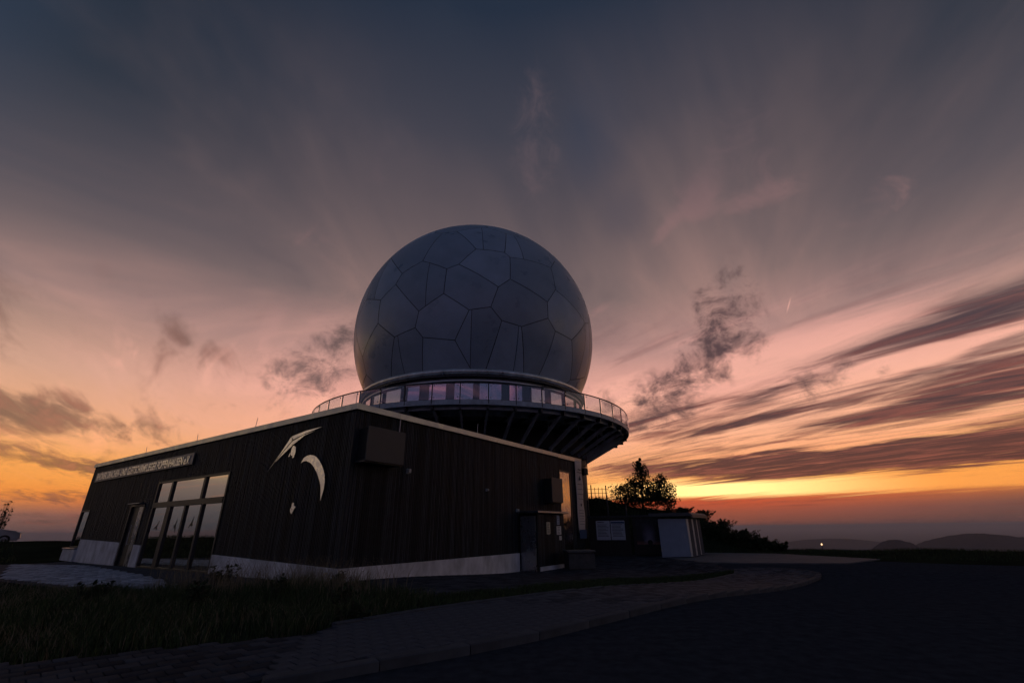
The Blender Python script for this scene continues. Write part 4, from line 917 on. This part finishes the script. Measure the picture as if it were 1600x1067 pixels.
# ------------------------------------------------------------------ parked car on the far left, twig above it
cd = Vector((.69, .72, 0)); cang = math.atan2(cd.y, cd.x)
cpos = Vector((-35.4, 34.4, 0)) - cd * 1.72
t = thing('parked_car', 'silver parked hatchback at the left edge, half hidden by the bank', 'car', (cpos.x, cpos.y, .62), cang)
prof = [(-2.0, .35), (-2.05, .8), (-1.95, 1.02), (-1.55, 1.44), (-.9, 1.52), (.1, 1.50), (.95, 1.02), (1.75, .88), (2.05, .72), (2.1, .42), (1.95, .25), (-1.85, .25)]
def carshell(pr, inset):
    m = MB(); n = len(pr); rows = []
    for yy, k in ((-.86, 0.0), (-.80, 1), (.80, 1), (.86, 0.0)):
        for x, z in pr:
            tb = max(0, z - .95) * .28; rows.append((x * (1 if k else .985), math.copysign(abs(yy) - tb, yy), z if k else z * .97 + .015))
    V_ = rows; F_ = [tuple(range(n)), tuple(range(4 * n - 1, 3 * n - 1, -1))]
    for r in range(3):
        for i in range(n): F_.append((r * n + i, r * n + (i + 1) % n, (r + 1) * n + (i + 1) % n, (r + 1) * n + i))
    m.add(V_, F_); return m
carshell(prof, 0).obj('body', CARP, t, False)
for s in (-1, 1):
    for nm, q in (('side_window', [(-.85, 1.02), (-.75, 1.42), (.08, 1.40), (.72, 1.05)]), ('rear_window', [(-1.65, 1.05), (-1.4, 1.38), (-.95, 1.42), (-.98, 1.02)])):
        m = MB(); m.prism(q, lambda a, b, d: (a, s * (.868 - max(0, b - .95) * .28 + d), b), -.01, .006); m.obj(nm, CARGL, t)
    for xw in (-1.28, 1.32):
        m = MB(); m.tube((xw, s * .68, .31), (xw, s * .885, .31), .31, n=20); wh = m.obj('wheel', TYRE, t); m = MB(); m.tube((xw, s * .886, .31), (xw, s * .90, .31), .19, n=16); m.obj('rim', STEELP, wh)
    m = MB(); m.bev(1.8, 2.06, s * .66 - .14, s * .66 + .14, .66, .80, .02); m.obj('headlight', mat('lamp_glass', (.6, .6, .6), .15), t)
m = MB(); m.prism([(-.62, 0), (.62, 0), (.54, .56), (-.54, .56)], lambda a, b, d: (.98 - b * 1.45 + d * .3, a, 1.035 + b * .8 + d), -.01, .012); m.obj('windscreen', CARGL, t)
shrub('roadside_shrub', 'thin twiggy shrub poking up behind the parked car', (-39.2, 36.9, 1.0), 1.2, 2.7, 110, .11)

# ------------------------------------------------------------------ far lamp below the hill edge
a_ = rad(31.9); lp = Vector((math.sin(a_) * 90, math.cos(a_) * 90, 0)); zl = CAMZ - 90 * math.tan(rad(1.75)); zg = float(terrain(np.array(lp.x), np.array(lp.y)))
t = thing('street_lamp', 'tiny lit street lamp glowing below the edge of the hill on the right', 'street lamp', (lp.x, lp.y, zg))
m = MB(); m.tube((0, 0, 0), (0, 0, zl - zg - .12), .06, .04); m.obj('pole', DARKM, t)
m = MB(); m.lathe([(.02, zl - zg - .12), (.09, zl - zg - .05), (.09, zl - zg + .08), (.02, zl - zg + .15)], 12); m.obj('lamp_head', mat_emit('lit_lamp', (1, .62, .3), 2.5), t)

# ------------------------------------------------------------------ haze over the plain
hm = bpy.data.materials.new('evening_haze'); hm.use_nodes = True; ht = hm.node_tree; ht.nodes.clear()
pv = ht.nodes.new('ShaderNodeVolumePrincipled'); pv.inputs['Color'].default_value = (.72, .78, .92, 1); pv.inputs['Density'].default_value = 7e-5; pv.inputs['Anisotropy'].default_value = .2
ho = ht.nodes.new('ShaderNodeOutputMaterial'); ht.links.new(pv.outputs[0], ho.inputs['Volume'])
m = MB(); m.box(-76000, 76000, -76000, 76000, -460, 30); m.obj('haze', hm, kind='stuff')
